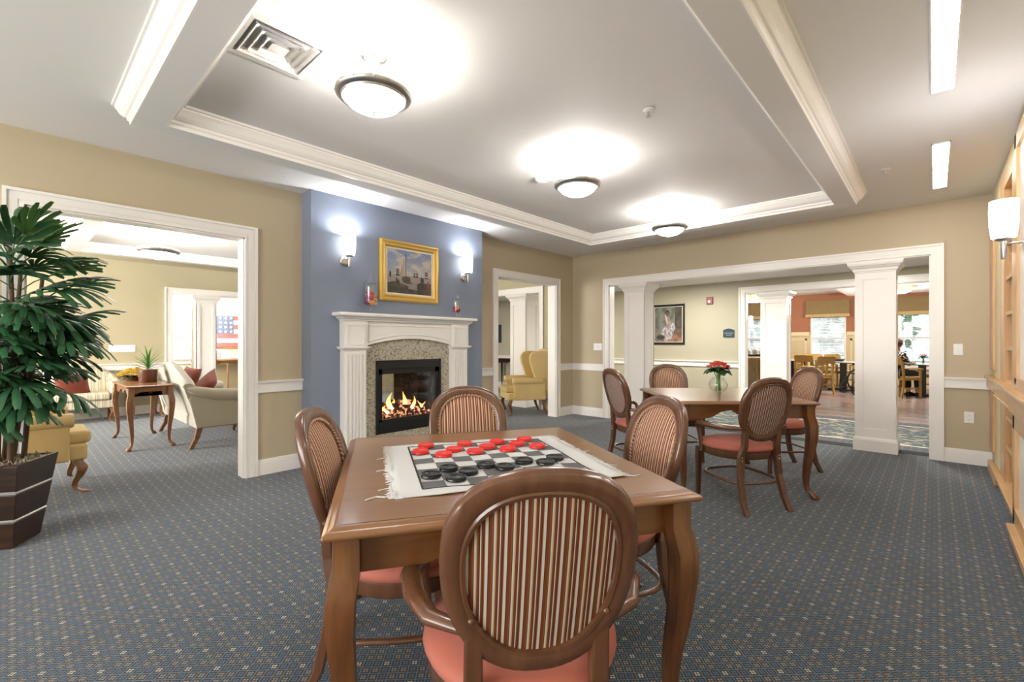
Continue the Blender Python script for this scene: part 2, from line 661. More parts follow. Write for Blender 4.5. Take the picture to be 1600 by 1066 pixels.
# walls
z = ZC
mb = MB()
for a, b, c, d in ((YN, 0.0575, 0, z), (0.0575, 1.446, 2.21, z), (1.446, 2.66, 0, z), (2.66, 3.52, 0, 0.30), (2.66, 3.52, 1.02, z),
                   (3.52, 4.765, 0, z), (4.765, 6.156, 2.21, z), (6.156, YB + T, 0, z)):
    mb.box(XL - T, XL, a, b, c, d)
struct('wall_left', mb, M['wall'])
mb = MB()
for a, b, c, d in ((XL, -3.939, 0, z), (-3.939, -0.03, 2.19, z), (-0.03, 1.2, 0, z)):
    mb.box(a, b, YB, YB + T, c, d)
struct('wall_back', mb, M['wall'])
mb = MB()
for a, b, c, d in ((-12.3, -9.3, 0, z), (-9.3, -5.42, 2.19, z), (-5.42, XL - T, 0, z)):
    mb.box(a, b, YB, YB + T, c, d)
struct('wall_back_left_room', mb, M['wall_hall'])
mb = MB().box(XR, XR + 0.12, 5.78, YB, 0, z)
mb.box(XR, XR + 0.12, YN, 5.78, 2.62, z).box(XR + 0.40, XR + 0.52, YN, 5.80, 0, z).box(XR + .12, XR + 0.4, 5.785, 5.80, 0, z)
struct('wall_right', mb, M['cream'])
mb = MB()
for a, b, c, d in ((YN, 1.965, 0, z), (1.965, 5.2, 2.14, z), (5.2, YB, 0, z)):
    mb.box(XF - T, XF, a, b, c, d)
struct('wall_left_room_far', mb, M['wall_hall'])
struct('wall_lobby', MB().box(-12.36, -12.2, YN, YB + T, 0, z), M['cream'])
mb = MB()
for a, b, c, d in ((-12.4, -2.60, 0, 2.4), (-2.60, 0.9, 2.17, 2.5), (0.9, 1.4, 0, 2.4)):
    mb.box(a, b, YC, YC + T, c, d)
mb.box(-7, 3.2, YC, YC + T, 2.5, 2.8)
struct('wall_corridor', mb, M['wall_far'])
struct('wall_corridor_end', MB().box(1.25, 1.4, YB + T, YC, 0, 2.4).box(-12.4, -12.25, YB + T, YC, 0, 2.4), M['wall_far'])
# near wall behind the camera, window openings added for the fill lights
mb = MB()
for a, b, c, d in ((-12.3, -9.6, 0, z), (-9.6, -6.8, 0, 0.55), (-9.6, -6.8, 2.45, z), (-6.8, -4.5, 0, z), (-4.5, 0.1, 0, 0.5), (-4.5, 0.1, 2.5, z), (0.1, 0.95, 0, z)):
    mb.box(a, b, YN - T, YN, c, d)
struct('wall_near', mb, M['wall'])
mb = MB()
for x in (-4.5, -2.97, -1.43, 0.04):
    mb.box(x, x + 0.06, YN - 0.1, YN - 0.04, 0.5, 2.5)
mb.box(-4.5, 0.1, YN - 0.1, YN - 0.04, 0.5, 0.56).box(-4.5, 0.1, YN - 0.1, YN - 0.04, 2.44, 2.5)
struct('window_4', mb, M['trim'])  # added frame in front of the near fill light, out of view

# dining room shell
WX = (-4.79, -2.79, -0.74, 1.26)
WW, WZ0, WZ1 = 0.89, 0.55, 2.05
mb = MB()
mw = MB()
px = -7.0
for x in WX:
    mb.box(px, x, YD, YD + T, 1.5, 2.8)
    mw.box(px, x, YD, YD + T, 0, 1.5)
    mb.box(x, x + WW, YD, YD + T, WZ1, 2.8)
    mw.box(x, x + WW, YD, YD + T, 0, WZ0)
    px = x + WW
mb.box(px, 3.3, YD, YD + T, 1.5, 2.8)
mw.box(px, 3.3, YD, YD + T, 0, 1.5)
mb.box(-7.1, -7.0, YC + T, YD, 0, 2.8).box(3.2, 3.3, YC + T, YD, 0, 2.8)
struct('wall_dining', mb, M['terra'])
struct('wall_dining_wainscot', mw, M['wains'])
mb = MB()
px = -7.0
for x in WX + (3.2,):
    mb.box(px, x - 0.02, YD - 0.035, YD, 1.45, 1.56)
    mb.box(px, x - 0.02, YD - 0.02, YD, 0, 0.14)
    for a in (px + 0.08, x - 0.14):
        mb.box(a, a + 0.05, YD - 0.015, YD, 0.25, 1.36)
    mb.box(px + 0.08, x - 0.09, YD - 0.015, YD, 1.31, 1.36)
    px = x + WW + 0.02
struct('trim_dining', mb, M['cream'])


# ------------------------------------------------------------------ trims
def rects(mb, lst, flip=False):
    """lst of (x0,y0,x1,y1,z): loft rectangles for mitred moulding"""
    rings = [[(a, b, zz), (c, b, zz), (c, d, zz), (a, d, zz)] for a, b, c, d, zz in lst]
    mb.loft(rings, True, False)
    return mb


def ring_beam(x0, y0, x1, y1, wid, mats, zb=2.605):
    """dropped beam frame with crown moulding outside and inside"""
    m = MB()
    i0, j0, i1, j1 = x0 + wid, y0 + wid, x1 - wid, y1 - wid
    rects(m, [(x0, y0, x1, y1, zb), (i0, j0, i1, j1, zb)])
    beam = m
    prof = [(0.0, 0.0), (0.008, 0.0), (0.010, 0.022), (0.020, 0.030), (0.022, 0.045), (0.034, 0.050), (0.050, 0.066), (0.064, 0.094), (0.072, 0.108),
            (0.074, 0.118), (0.086, 0.120), (0.088, ZC - zb)]
    cr = MB()
    rects(cr, [(x0 - o, y0 - o, x1 + o, y1 + o, zb + q) for o, q in prof])
    rects(cr, [(i0 + o, j0 + o, i1 - o, j1 - o, zb + q) for o, q in prof])
    return beam, cr


b, c = ring_beam(-3.69, 0.505, -0.573, 5.63, 0.145, None)
struct('ceiling_beam', b, M['ceil'])
struct('trim_crown', c, M['trim'])
b, c = ring_beam(-9.44, 0.535, -5.3, 6.0, 0.145, None)
struct('ceiling_beam', b, M['ceil'])
struct('trim_crown', c, M['trim'])


def casing(name, axis, pos, sgn, a, b, ztop, w=0.105, side=True):
    """door casing on the plane axis=pos facing sgn, around opening a..b"""
    m = MB()

    def bx(u0, u1, z0, z1, t):
        if axis == 'x':
            m.box(pos, pos + sgn * t, u0, u1, z0, z1)
        else:
            m.box(u0, u1, pos, pos + sgn * t, z0, z1)
    for t, i0, i1 in ((0.022, 0.0, 0.16), (0.016, 0.16, 0.30), (0.020, 0.30, 0.72), (0.016, 0.72, 0.80), (0.030, 0.80, 1.0)):
        lo, hi = w * i0, w * i1
        bx(a - hi, a - lo, 0, ztop + lo, t)
        bx(b + lo, b + hi, 0, ztop + lo, t)
        bx(a - hi, b + hi, ztop + lo, ztop + hi, t)
    return struct(name, m, M['trim'])


def jamb(name, axis, p0, p1, a, b, ztop, t=0.012):
    m = MB()
    if axis == 'x':
        m.box(p0, p1, a, a + t, 0, ztop).box(p0, p1, b - t, b, 0, ztop).box(p0, p1, a, b, ztop - t, ztop)
    else:
        m.box(a, a + t, p0, p1, 0, ztop).box(b - t, b, p0, p1, 0, ztop).box(a, b, p0, p1, ztop - t, ztop)
    return struct(name, m, M['trim'])


casing('trim_1', 'x', XL, 1, 0.0575, 1.446, 2.21)
jamb('trim_2', 'x', XL - T, XL, 0.0575, 1.446, 2.21)
casing('trim_3', 'x', XL, 1, 4.765, 6.156, 2.21)
jamb('trim_4', 'x', XL - T, XL, 4.765, 6.156, 2.21)
casing('trim_5', 'y', YB, -1, -3.939, -0.03, 2.19)
jamb('trim_6', 'y', YB, YB + T, -3.939, -0.03, 2.19)
casing('trim_7', 'y', YB, -1, -9.3, -5.42, 2.19)
jamb('trim_8', 'y', YB, YB + T, -9.3, -5.42, 2.19)
casing('trim_9', 'x', XF, 1, 1.965, 5.2, 2.14)
jamb('trim_10', 'x', XF - T, XF, 1.965, 5.2, 2.14)
casing('trim_11', 'y', YC, -1, -2.60, 0.9, 2.17)
jamb('trim_12', 'y', YC, YC + T, -2.60, 0.9, 2.17)
casing('trim_13', 'x', XL - T, -1, 0.0575, 1.446, 2.21)
casing('trim_14', 'x', XL - T, -1, 4.765, 6.156, 2.21)


def run(name, axis, pos, sgn, a, b, kind):
    m = MB()

    def bx(t, z0, z1, e=0.0):
        if axis == 'x':
            m.box(pos, pos + sgn * t, a - e, b + e, z0, z1)
        else:
            m.box(a - e, b + e, pos, pos + sgn * t, z0, z1)
    if kind == 'rail':
        bx(0.020, 0.775, 0.875)
        bx(0.046, 0.872, 0.886)
        bx(0.034, 0.863, 0.872)
    else:
        bx(0.018, 0, 0.115)
        bx(0.012, 0.115, 0.135)
        bx(0.007, 0.135, 0.146)
    return struct(name, m, M['trim'])


for k, (ax, pos, sg, a, b_) in enumerate((('x', XL, 1, 1.551, 1.97), ('x', XL, 1, 4.26, 4.66), ('x', XL, 1, 6.262, YB), ('y', YB, -1, XL, -4.045),
                                          ('y', YB, -1, 0.076, XR - 0.002), ('x', XF, 1, YN, 1.86), ('x', -12.2, 1, YN, YB), ('y', YC, -1, -12.2, -2.71),
                                          ('x', XL, 1, YN, -0.048))):
    run('trim_rail', ax, pos, sg, a, b_, 'rail')
    run('baseboard_' + ('left', 'left', 'left', 'back', 'back', 'left', 'left', 'back', 'left')[k], ax, pos, sg, a, b_, 'base')


# ------------------------------------------------------------------ columns
def column(name, cx, cy, wx, wy, ztop, label, zbase=0.16):
    t = empty(name, (cx, cy, 0))
    tag(t, label, 'column', 'square white panelled columns')
    hx, hy = wx / 2, wy / 2
    MB().box(-hx + .012, hx - .012, -hy + .012, hy - .012, 0.0, ztop - 0.05).obj('shaft', M['trim'], t)
    st = MB()
    fw = 0.075
    z0, z1 = zbase, ztop - 0.13
    for s in (-1, 1):
        for a in ((-hx, -hx + fw), (hx - fw, hx)):
            st.box(a[0], a[1], s * (hy - 0.0125), s * hy, z0, z1)
        st.box(-hx + fw, hx - fw, s * (hy - .0125), s * hy, z1 - 0.075, z1).box(-hx + fw, hx - fw, s * (hy - .0125), s * hy, z0, z0 + 0.10)
        for a in ((-hy, -hy + fw), (hy - fw, hy)):
            st.box(s * (hx - 0.0125), s * hx, a[0] + 0.0005, a[1] - 0.0005, z0, z1)
        st.box(s * (hx - .0125), s * hx, -hy + fw, hy - fw, z1 - 0.075, z1).box(s * (hx - .0125), s * hx, -hy + fw, hy - fw, z0, z0 + 0.10)
    st.obj('panel_frame', M['trim'], t)
    cp = MB()
    prof = [(0.0, 0), (0.006, 0.004), (0.008, 0.018), (0.018, 0.022), (0.022, 0.045), (0.040, 0.062), (0.044, 0.072), (0.058, 0.078), (0.066, 0.10), (0.070, 0.128)]
    rects(cp, [(-hx - o, -hy - o, hx + o, hy + o, ztop - 0.13 + q) for o, q in prof])
    cp.obj('capital', M['trim'], t)
    bs = MB()
    rects(bs, [(-hx - o, -hy - o, hx + o, hy + o, q) for o, q in ((0.016, 0), (0.016, 0.125), (0.010, 0.145), (0.0, 0.16))])
    bs.obj('base', M['trim'], t)
    return t


column('column', -3.50, 6.83, 0.345, 0.34, 2.178, 'white square column nearest the fireplace corner in the wide back opening')
column('column', -0.50, 6.83, 0.37, 0.34, 2.178, 'white square column in front of the dining windows, right end of back opening')
column('column', -2.13, 9.42, 0.42, 0.34, 2.158, 'white square column across the corridor, behind the round-backed chairs')
column('column', -10.36, 2.50, 0.34, 0.34, 2.128, 'white square column beside the flag picture beyond the left room')
column('column', -5.95, 6.84, 0.40, 0.40, 2.178, 'white square column behind the yellow wing chair in the narrow doorway')

# ------------------------------------------------------------------ chimney breast and fireplace
struct('wall_chimney', MB().box(XL, -4.46, 1.965, 2.65, 0, ZC).box(XL, -4.46, 3.53, 4.26, 0, ZC).box(XL, -4.46, 2.65, 3.53, 1.05, ZC)
       .box(XL, -4.46, 2.65, 3.53, 0, 0.25), M['blue'])
# granite surround and firebox as one fireplace thing
FY = 3.09
fp = empty('fireplace', (-4.46, FY, 0))
tag(fp, 'white mantel fireplace with granite surround and a burning gas fire', 'fireplace')
g = MB()
g.box(0, 0.025, -0.60, -0.437, 0, 1.3).box(0, 0.025, 0.437, 0.60, 0, 1.3).box(0, 0.025, -0.437, 0.437, 1.052, 1.3).box(0, 0.025, -0.437, 0.437, 0, 0.248)
g.obj('granite_surround', M['granite'], fp)
for s in (-1, 1):
    MB().box(0, 0.085, s * 0.58, s * 0.83, 0, 1.19).obj('pilaster', M['trim'], fp, bevel=0.004)
for s in (-1, 1):
    m = MB()
    m.box(0.085, 0.098, s * 0.60, s * 0.615, 0.16, 1.13).box(0.085, 0.098, s * 0.795, s * 0.81, 0.16, 1.13)
    for k in range(4):
        y = s * (0.640 + k * 0.036)
        m.box(0.085, 0.097, y, y + s * 0.022, 0.16, 1.13)
    m.box(0.0, 0.105, s * 0.57, s * 0.84, 0, 0.15)
    m.obj('fluting', M['trim'], fp, bevel=0.002)
for s in (-1, 1):
    m = MB()
    m.box(0.0, 0.125, s * 0.555, s * 0.865, 1.19, 1.205).box(0, 0.108, s * 0.57, s * 0.85, 1.175, 1.19)
    m.box(0.0, 0.10, s * 0.575, s * 0.835, 1.205, 1.47)
    m.box(0.10, 0.108, s * 0.60, s * 0.62, 1.23, 1.43).box(0.10, 0.108, s * 0.79, s * 0.81, 1.23, 1.43)
    m.box(0.10, 0.108, s * 0.60, s * 0.81, 1.42, 1.44).box(0.10, 0.108, s * 0.60, s * 0.81, 1.22, 1.24)
    m.obj('corner_block', M['trim'], fp, bevel=0.002)
# arched frieze
poly = [(-0.58, 1.47), (-0.58, 1.215)]
for k in range(17):
    u = -1 + k / 8
    poly.append((u * 0.58, 1.215 + 0.075 * (1 - u * u)))
poly += [(0.58, 1.215), (0.58, 1.47)]
m = MB()
m.prism(poly, 'x', 0, 0.075)
top = [(u / 8 * 0.55 - 0.55, 1.262 + 0.072 * (1 - ((u - 8) / 8) ** 2)) for u in range(17)]
m.tube([(0.078, y, zz) for y, zz in top], 0.007, 6)
m.tube([(0.078, -0.55, 1.262), (0.078, -0.55, 1.43), (0.078, 0.55, 1.43), (0.078, 0.55, 1.262)], 0.006, 6)
m.obj('frieze', M['trim'], fp)
m = MB()
prof = [(0.10, 1.47), (0.112, 1.472), (0.115, 1.483), (0.135, 1.492), (0.15, 1.512), (0.158, 1.515), (0.185, 1.519), (0.187, 1.537), (0.180, 1.546), (0.182, 1.552), (0.0, 1.552)]
rings = []
for x, zz in prof:
    e = 0.83 + (x - 0.10) if x > 0.05 else 0.91
    rings.append([(0, -e, zz), (x, -e, zz), (x, e, zz), (0, e, zz)])
m.loft(rings)
m.obj('mantel_shelf', M['trim'], fp, smooth=25)
# firebox (see-through to the left room, as in the photograph)
m = MB()
m.box(-0.34, 0.03, -0.437, -0.36, 0.25, 1.05).box(-0.34, 0.03, 0.36, 0.437, 0.25, 1.05)
m.box(-0.34, 0.03, -0.437, 0.437, 0.90, 1.05).box(-0.34, 0.03, -0.437, 0.437, 0.25, 0.40)
m.obj('firebox', M['black'], fp)
m = MB()
m.box(0.028, 0.042, -0.43, 0.43, 0.955, 1.035).box(0.028, 0.046, -0.44, -0.415, 0.25, 1.05).box(0.028, 0.046, 0.415, 0.44, 0.25, 1.05).box(0.028, 0.046, -0.44, 0.44, 1.035, 1.052)
m.box(0.028, 0.040, -0.41, 0.41, 0.26, 0.38)
m.obj('louvre', M['black'], fp, bevel=0.002)
m = MB()
m.box(-0.34, -0.325, 0.02, 0.36, 0.40, 0.90)
m.obj('rear_panel', M['soot'], fp)
MB().box(0.012, 0.016, -0.36, 0.36, 0.40, 0.90).obj('glass_pane', M['glass'], fp)
m = MB()
rnd = random.Random(3)
for k in range(150):
    m.ball((rnd.uniform(-0.30, -0.02), rnd.uniform(-0.35, 0.35), 0.405 + rnd.uniform(0, 0.02)), rnd.uniform(0.010, 0.022), 5, 3)
m.obj('ember_bed', M['ember'], fp, kind='stuff')
for k, (a, b2, r) in enumerate((((-0.22, -0.33, 0.46), (-0.17, 0.12, 0.47), 0.040), ((-0.10, -0.20, 0.45), (-0.13, 0.30, 0.45), 0.034),
                                ((-0.20, -0.25, 0.54), (-0.10, 0.05, 0.49), 0.030), ((-0.15, 0.22, 0.53), (-0.23, -0.10, 0.55), 0.028))):
    MB().tube([Vector(a).lerp(Vector(b2), q / 5) + Vector((0, 0, 0.008 * math.sin(q * 2.1 + k))) for q in range(6)], [r * (1 + .1 * math.sin(q * 1.7)) for q in range(6)], 9).obj('log', M['ember'], fp, smooth=60)
for k, (y, x, h, r) in enumerate(((-0.30, -0.15, 0.13, 0.026), (-0.16, -0.12, 0.24, 0.036), (-0.10, -0.18, 0.16, 0.028), (0.02, -0.12, 0.24, 0.032), (0.09, -0.17, 0.13, 0.026),
                                  (0.14, -0.10, 0.17, 0.026), (0.24, -0.12, 0.11, 0.020), (-0.24, -0.10, 0.10, 0.03), (0.31, -0.14, 0.09, 0.018))):
    rings = []
    for q in range(9):
        u = q / 8
        rr = r * (math.sin(PI * min(1, u * 0.9 + 0.12)) ** 0.8) * (1 - u) ** 0.4 + 0.001
        cx, cy = x + 0.012 * math.sin(u * 6 + k), y + 0.022 * math.sin(u * 5 + 2 * k)
        rings.append([(cx + rr * math.cos(2 * PI * j / 8), cy + rr * math.sin(2 * PI * j / 8), 0.44 + h * u) for j in range(8)])
    MB().loft(rings).obj('flame', M['flame'], fp, smooth=80)
point('fire_glow', (-4.63, FY - 0.05, 0.47), 4, 0.01, (1, 0.5, 0.2))


# ------------------------------------------------------------------ light fittings
def lathe_obj(name, prof, mat, parent, n=28, **kw):
    return MB().lathe(prof, n=n).obj(name, mat, parent, smooth=40, **kw)


def bowl_light(loc, label, scale=1.0, energy=40):
    t = empty('ceiling_light', loc)
    t.scale = (scale,) * 3
    tag(t, label, 'ceiling light', 'bowl ceiling lights')
    lathe_obj('canopy', [(0.001, -0.052), (0.018, -0.05), (0.022, -0.035), (0.045, -0.026), (0.048, -0.018), (0.066, -0.012), (0.068, 0.0), (0.001, 0)], M['nickel'], t)
    m = MB()
    for k in range(3):
        a = 2 * PI * k / 3 + 0.4
        m.tube([(0.026 * math.cos(a), 0.026 * math.sin(a), -0.03), (0.032 * math.cos(a), 0.032 * math.sin(a), -0.14), (0.05 * math.cos(a), 0.05 * math.sin(a), -0.185)], 0.005, 6)
    m.obj('rod', M['nickel'], t)
    lathe_obj('rim', [(0.146, -0.222), (0.152, -0.232), (0.160, -0.235), (0.166, -0.225), (0.182, -0.220), (0.190, -0.212), (0.191, -0.202), (0.189, -0.190), (0.182, -0.184), (0.172, -0.187), (0.150, -0.202), (0.146, -0.222)], M['darknickel'], t, 40)
    lathe_obj('glass_bowl', [(0.152, -0.214), (0.147, -0.236), (0.128, -0.258), (0.092, -0.278), (0.05, -0.291), (0.012, -0.295), (0.001, -0.295)], M['bowl'], t, 36)
    lathe_obj('finial', [(0.001, -0.311), (0.005, -0.308), (0.006, -0.303), (0.004, -0.300), (0.009, -0.296), (0.001, -0.293)], M['nickel'], t, 12)
    m = MB()
    for k in range(12):
        a = 2 * PI * k / 12
        m.ball((0.190 * math.cos(a), 0.190 * math.sin(a), -0.205), 0.0055, 6, 4)
    m.obj('stud', M['nickel'], t)
    lathe_obj('lamp_holder', [(0.001, -0.05), (0.01, -0.05), (0.01, -0.20), (0.024, -0.205), (0.024, -0.245), (0.001, -0.25)], M['nickel'], t, 12)
    point('bulb', (loc[0], loc[1], loc[2] - 0.185 * scale), energy, 0.04)
    return t


bowl_light((-2.145, 1.273, ZC), 'bowl ceiling light nearest the camera, beside the square air vent', 1, 6.5)
bowl_light((-2.150, 3.13, ZC), 'middle bowl ceiling light, next to the round smoke detector', 1, 6.5)
bowl_light((-2.190, 5.00, ZC), 'bowl ceiling light farthest away, in front of a small air vent', 1, 6.5)
bowl_light((-7.70, 1.34, ZC), 'bowl ceiling light seen through the left doorway', 1.25, 34)
bowl_light((-7.70, 3.9, ZC), 'bowl ceiling light in the left room, behind the fireplace wall', 1.12, 45)


def sconce(loc, rz, label, energy=7):
    """wall plate at origin, light stands out along local +X"""
    t = empty('wall_sconce', loc, rz)
    tag(t, label, 'wall lamp', 'nickel wall sconces with white glass')
    m = MB()
    n = 24
    rings = [[(x, r * math.cos(2 * PI * k / n), r * math.sin(2 * PI * k / n)) for k in range(n)] for x, r in ((0, 0.055), (0.008, 0.056), (0.014, 0.050), (0.018, 0.03), (0.02, 0.001))]
    m.loft(rings)
    m.obj('wall_plate', M['nickel'], t, smooth=40)
    MB().tube([(0.0, 0, 0.015), (0.05, 0, 0.015), (0.092, 0, 0.015)], 0.007, 10).obj('arm', M['nickel'], t, smooth=60)
    MB().lathe([(0.001, -0.075), (0.012, -0.072), (0.013, -0.07), (0.013, 0.03), (0.035, 0.034), (0.040, 0.040), (0.040, 0.046), (0.001, 0.047)], 0.092, 0, 20).obj('stem', M['nickel'], t, smooth=40)
    MB().lathe([(0.045, 0.046), (0.052, 0.05), (0.060, 0.12), (0.062, 0.20), (0.060, 0.262), (0.055, 0.262), (0.054, 0.10), (0.045, 0.056)], 0.092, 0, 28).obj('shade', M['shade'], t, smooth=50)
    c, s = math.cos(rz), math.sin(rz)
    point('bulb', (loc[0] + 0.092 * c, loc[1] + 0.092 * s, loc[2] + 0.245), energy, 0.02, (0.95, 0.97, 1.0))
    return t


sconce((-4.46, 2.315, 2.085), 0, 'white glass wall sconce left of the ship painting', 2.6)
sconce((-4.46, 3.925, 2.085), 0, 'white glass wall sconce right of the ship painting', 2.6)
sconce((0.385, 3.85, 1.80), PI, 'large white glass wall sconce on the oak bookcase at right', 1.8)

# added unseen fill lights on the corridor and lobby ceilings
for lx, ly, lz, en, nm in ((-3.4, 8.0, 2.40, 14, 'corridor before the woman picture'), (-0.6, 8.0, 2.40, 14, 'corridor before the dining room'), (-6.6, 8.0, 2.40, 14, 'corridor behind the wing chair'),
                           (-11.3, 2.4, ZC, 60, 'bright lobby beyond the left room')):
    t = empty('added_fill_light', (lx, ly, lz))
    tag(t, 'added square fill light in the ' + nm, 'ceiling light', 'added fill lights')
    MB().box(-.15, .15, -.15, .15, -.012, 0).obj('frame', M['trim'], t, bevel=.003)
    MB().box(-.13, .13, -.13, .13, -.016, -.012).obj('diffuser', M['tube'], t)
    area('added_fill_lamp', (lx, ly, lz - .03), (0, 0, 0), .26, .26, en, (1, .96, .88))

# linear strip lights
for y0, y1, lab in ((4.69, 6.02, 'slim lit ceiling strip light farther away, near the back wall'), (2.40, 3.715, 'slim lit ceiling strip light nearer, cut by the top of the picture'),
                    (0.1, 1.42, 'slim lit ceiling strip light above the camera by the bookcase')):
    t = empty('strip_light', (0.037, (y0 + y1) / 2, ZC))
    tag(t, lab, 'ceiling light', 'ceiling strip lights')
    h = (y1 - y0) / 2
    MB().box(-0.047, 0.047, -h, h, -0.006, 0.001).obj('diffuser', M['tube'], t)
    MB().box(-0.055, -0.047, -h - .008, h + .008, -0.008, 0.001).box(0.047, 0.055, -h - .008, h + .008, -0.008, 0.001).box(-0.055, 0.055, -h - .008, -h, -0.008, 0.001).box(-0.055, 0.055, h, h + .008, -0.008, 0.001).obj('frame', M['trim'], t)


def vent(loc, rz, s, label):
    t = empty('air_vent', loc, rz)
    tag(t, label, 'air vent', 'square louvred ceiling vents')
    MB().box(-s * .86, s * .86, -s * .86, s * .86, -0.003, -0.0005).obj('duct', M['greyp'], t)
    m = MB()
    rects(m, [(-s, -s, s, s, 0.0), (-s, -s, s, s, -0.014), (-s * .80, -s * .80, s * .80, s * .80, -0.020), (-s * .80, -s * .80, s * .80, s * .80, -0.003)])
    m.obj('frame', M['trim'], t)
    for k, f in enumerate((0.74, 0.56, 0.38)):
        m = MB()
        a, b_ = s * f, s * (f - 0.12)
        rects(m, [(-a, -a, a, a, -0.022), (-b_, -b_, b_, b_, -0.004), (-b_ + .003, -b_ + .003, b_ - .003, b_ - .003, -0.006), (-a + .004, -a + .004, a - .004, a - .004, -0.025)])
        m.obj('louvre', M['trim'], t)
    MB().loft([[(-s * .2, -s * .2, -0.022), (s * .2, -s * .2, -0.022), (s * .2, s * .2, -0.022), (-s * .2, s * .2, -0.022)], [(-s * .1, -s * .1, -0.004), (s * .1, -s * .1, -0.004), (s * .1, s * .1, -0.004), (-s * .1, s * .1, -0.004)]]).obj('centre_plate', M['trim'], t)
    return t


vent((-2.43, 0.905, ZC), 0, 0.20, 'large square ceiling vent beside the nearest bowl light')
vent((-2.37, 5.23, ZC), 0, 0.16, 'small square ceiling vent behind the farthest bowl light')

t = empty('smoke_detector', (-2.62, 3.25, ZC))
tag(t, 'round white smoke detector on the ceiling by the middle bowl light', 'smoke detector')
lathe_obj('base', [(0.001, 0), (0.062, 0), (0.064, -0.012), (0.001, -0.013)], M['white'], t)
lathe_obj('cover', [(0.001, -0.045), (0.03, -0.044), (0.045, -0.036), (0.056, -0.02), (0.058, -0.012), (0.001, -0.011)], M['white'], t)
for loc, lab in (((-1.35, 2.76, ZC), 'small fire sprinkler on the tray ceiling right of the middle bowl light'), ((-0.31, 5.08, ZC), 'small fire sprinkler on the right ceiling beside the strip light')):
    t = empty('fire_sprinkler', loc)
    tag(t, lab, 'sprinkler', 'ceiling sprinklers')
    lathe_obj('escutcheon', [(0.001, 0), (0.034, 0), (0.034, -0.004), (0.022, -0.010), (0.012, -0.012), (0.001, -0.012)], M['white'], t, 20)
    MB().lathe([(0.001, -0.011), (0.007, -0.011), (0.006, -0.04), (0.001, -0.04)], n=10).obj('pipe', M['nickel'], t)
    lathe_obj('deflector', [(0.001, -0.046), (0.016, -0.045), (0.016, -0.043), (0.001, -0.040)], M['nickel'], t, 12)


# ------------------------------------------------------------------ paintings (colour laid on a fine grid)
def canvas(name, parent, w, h, nx, nz, fn, loc, rot, mat='vcol'):
    """grid in local XZ plane facing -Y; fn(u,v)->rgb, v up"""
    me = bpy.data.meshes.new(name)
    vs, fs, cols = [], [], []
    for j in range(nz + 1):
        for i in range(nx + 1):
            vs.append((w * (i / nx - 0.5), 0, h * (j / nz - 0.5)))
    for j in range(nz):
        for i in range(nx):
            a = j * (nx + 1) + i
            fs.append((a, a + 1, a + nx + 2, a + nx + 1))
            c = fn((i + .5) / nx, (j + .5) / nz)
            cols += [c[0] * .72, c[1] * .72, c[2] * .72, 1.0] * 4
    me.from_pydata(vs, [], fs)
    at = me.color_attributes.new('Col', 'FLOAT_COLOR', 'CORNER')
    at.data.foreach_set('color', cols)
    me.materials.append(M[mat])
    o = bpy.data.objects.new(name, me)
    COL.objects.link(o)
    o.parent = parent
    o.location = loc
    o.rotation_euler = rot
    return o


def lerp(a, b, t):
    t = max(0, min(1, t))
    return tuple(a[i] * (1 - t) + b[i] * t for i in range(3))


from mathutils import noise as mn


def fbm(x, y, s=0.0):
    return mn.fractal(Vector((x, y, s)), 0.9, 2.1, 5)


def ship(u, v):
    n = fbm(u * 5, v * 7, 1)
    if v > 0.42:
        sky = lerp((0.50, 0.50, 0.52), (0.22, 0.32, 0.55), (v - 0.42) * 1.6)
        c = lerp(sky, (0.72, 0.62, 0.50), max(0, n * 1.5 + 0.45 - abs(v - 0.62) * 1.2))
    else:
        c = lerp((0.46, 0.37, 0.34), (0.30, 0.24, 0.22), (0.42 - v) * 2 + n * 0.3)
    # small far ships
    for sx, s in ((0.22, 0.9), (0.60, 0.55), (0.66, 0.6), (0.88, 0.9)):
        if abs(u - sx) < 0.035 * s and 0.42 < v < 0.42 + 0.16 * s and n > -0.25:
            c = (0.14, 0.11, 0.10) if int((v * 60)) % 3 else (0.36, 0.31, 0.28)
        if abs(u - sx) < 0.055 * s and 0.40 < v < 0.425:
            c = (0.10, 0.07, 0.05)
    # main sail
    if 0.40 < v < 0.80:
        l = 0.37 - (0.09 * (0.80 - v) / 0.40) - 0.02
        if l < u < 0.40:
            c = lerp((0.66, 0.54, 0.40), (0.45, 0.33, 0.24), (0.40 - u) * 8)
    if abs(u - 0.402) < 0.006 and 0.35 < v < 0.92:
        c = (0.10, 0.06, 0.05)
    if 0.385 < u < 0.405 and 0.85 < v < 0.90:
        c = (0.08, 0.09, 0.16)
    if ((u - 0.41) / 0.10) ** 2 + ((v - 0.33) / 0.085) ** 2 < 1 and v < 0.40:
        c = lerp((0.16, 0.12, 0.09), (0.08, 0.06, 0.05), n + .5)
    if ((u - 0.46) / 0.08) ** 2 + ((v - 0.26) / 0.03) ** 2 < 1:
        c = (0.16, 0.12, 0.11)
    # shore
    if v < 0.27 - 0.30 * abs(u - 0.16) and u < 0.46 or v < 0.12 - 0.15 * abs(u - .5):
        c = lerp((0.085, 0.075, 0.055), (0.15, 0.125, 0.09), n + 0.4)
    if u > 0.66 and v < 0.28 - 0.6 * max(0, 0.72 - u):
        c = lerp((0.085, 0.075, 0.06), (0.20, 0.12, 0.10), (u - 0.75) * 4 + n * .4)
    for sx, sy in ((0.06, 0.42), (0.20, 0.28), (0.24, 0.24), (0.76, 0.36), (0.80, 0.34), (0.92, 0.26)):
        if ((u - sx) / 0.022) ** 2 + ((v - sy) / 0.075) ** 2 < 1:
            c = (0.09, 0.07, 0.06) if sx != 0.92 else (0.40, 0.10, 0.08)
    return c


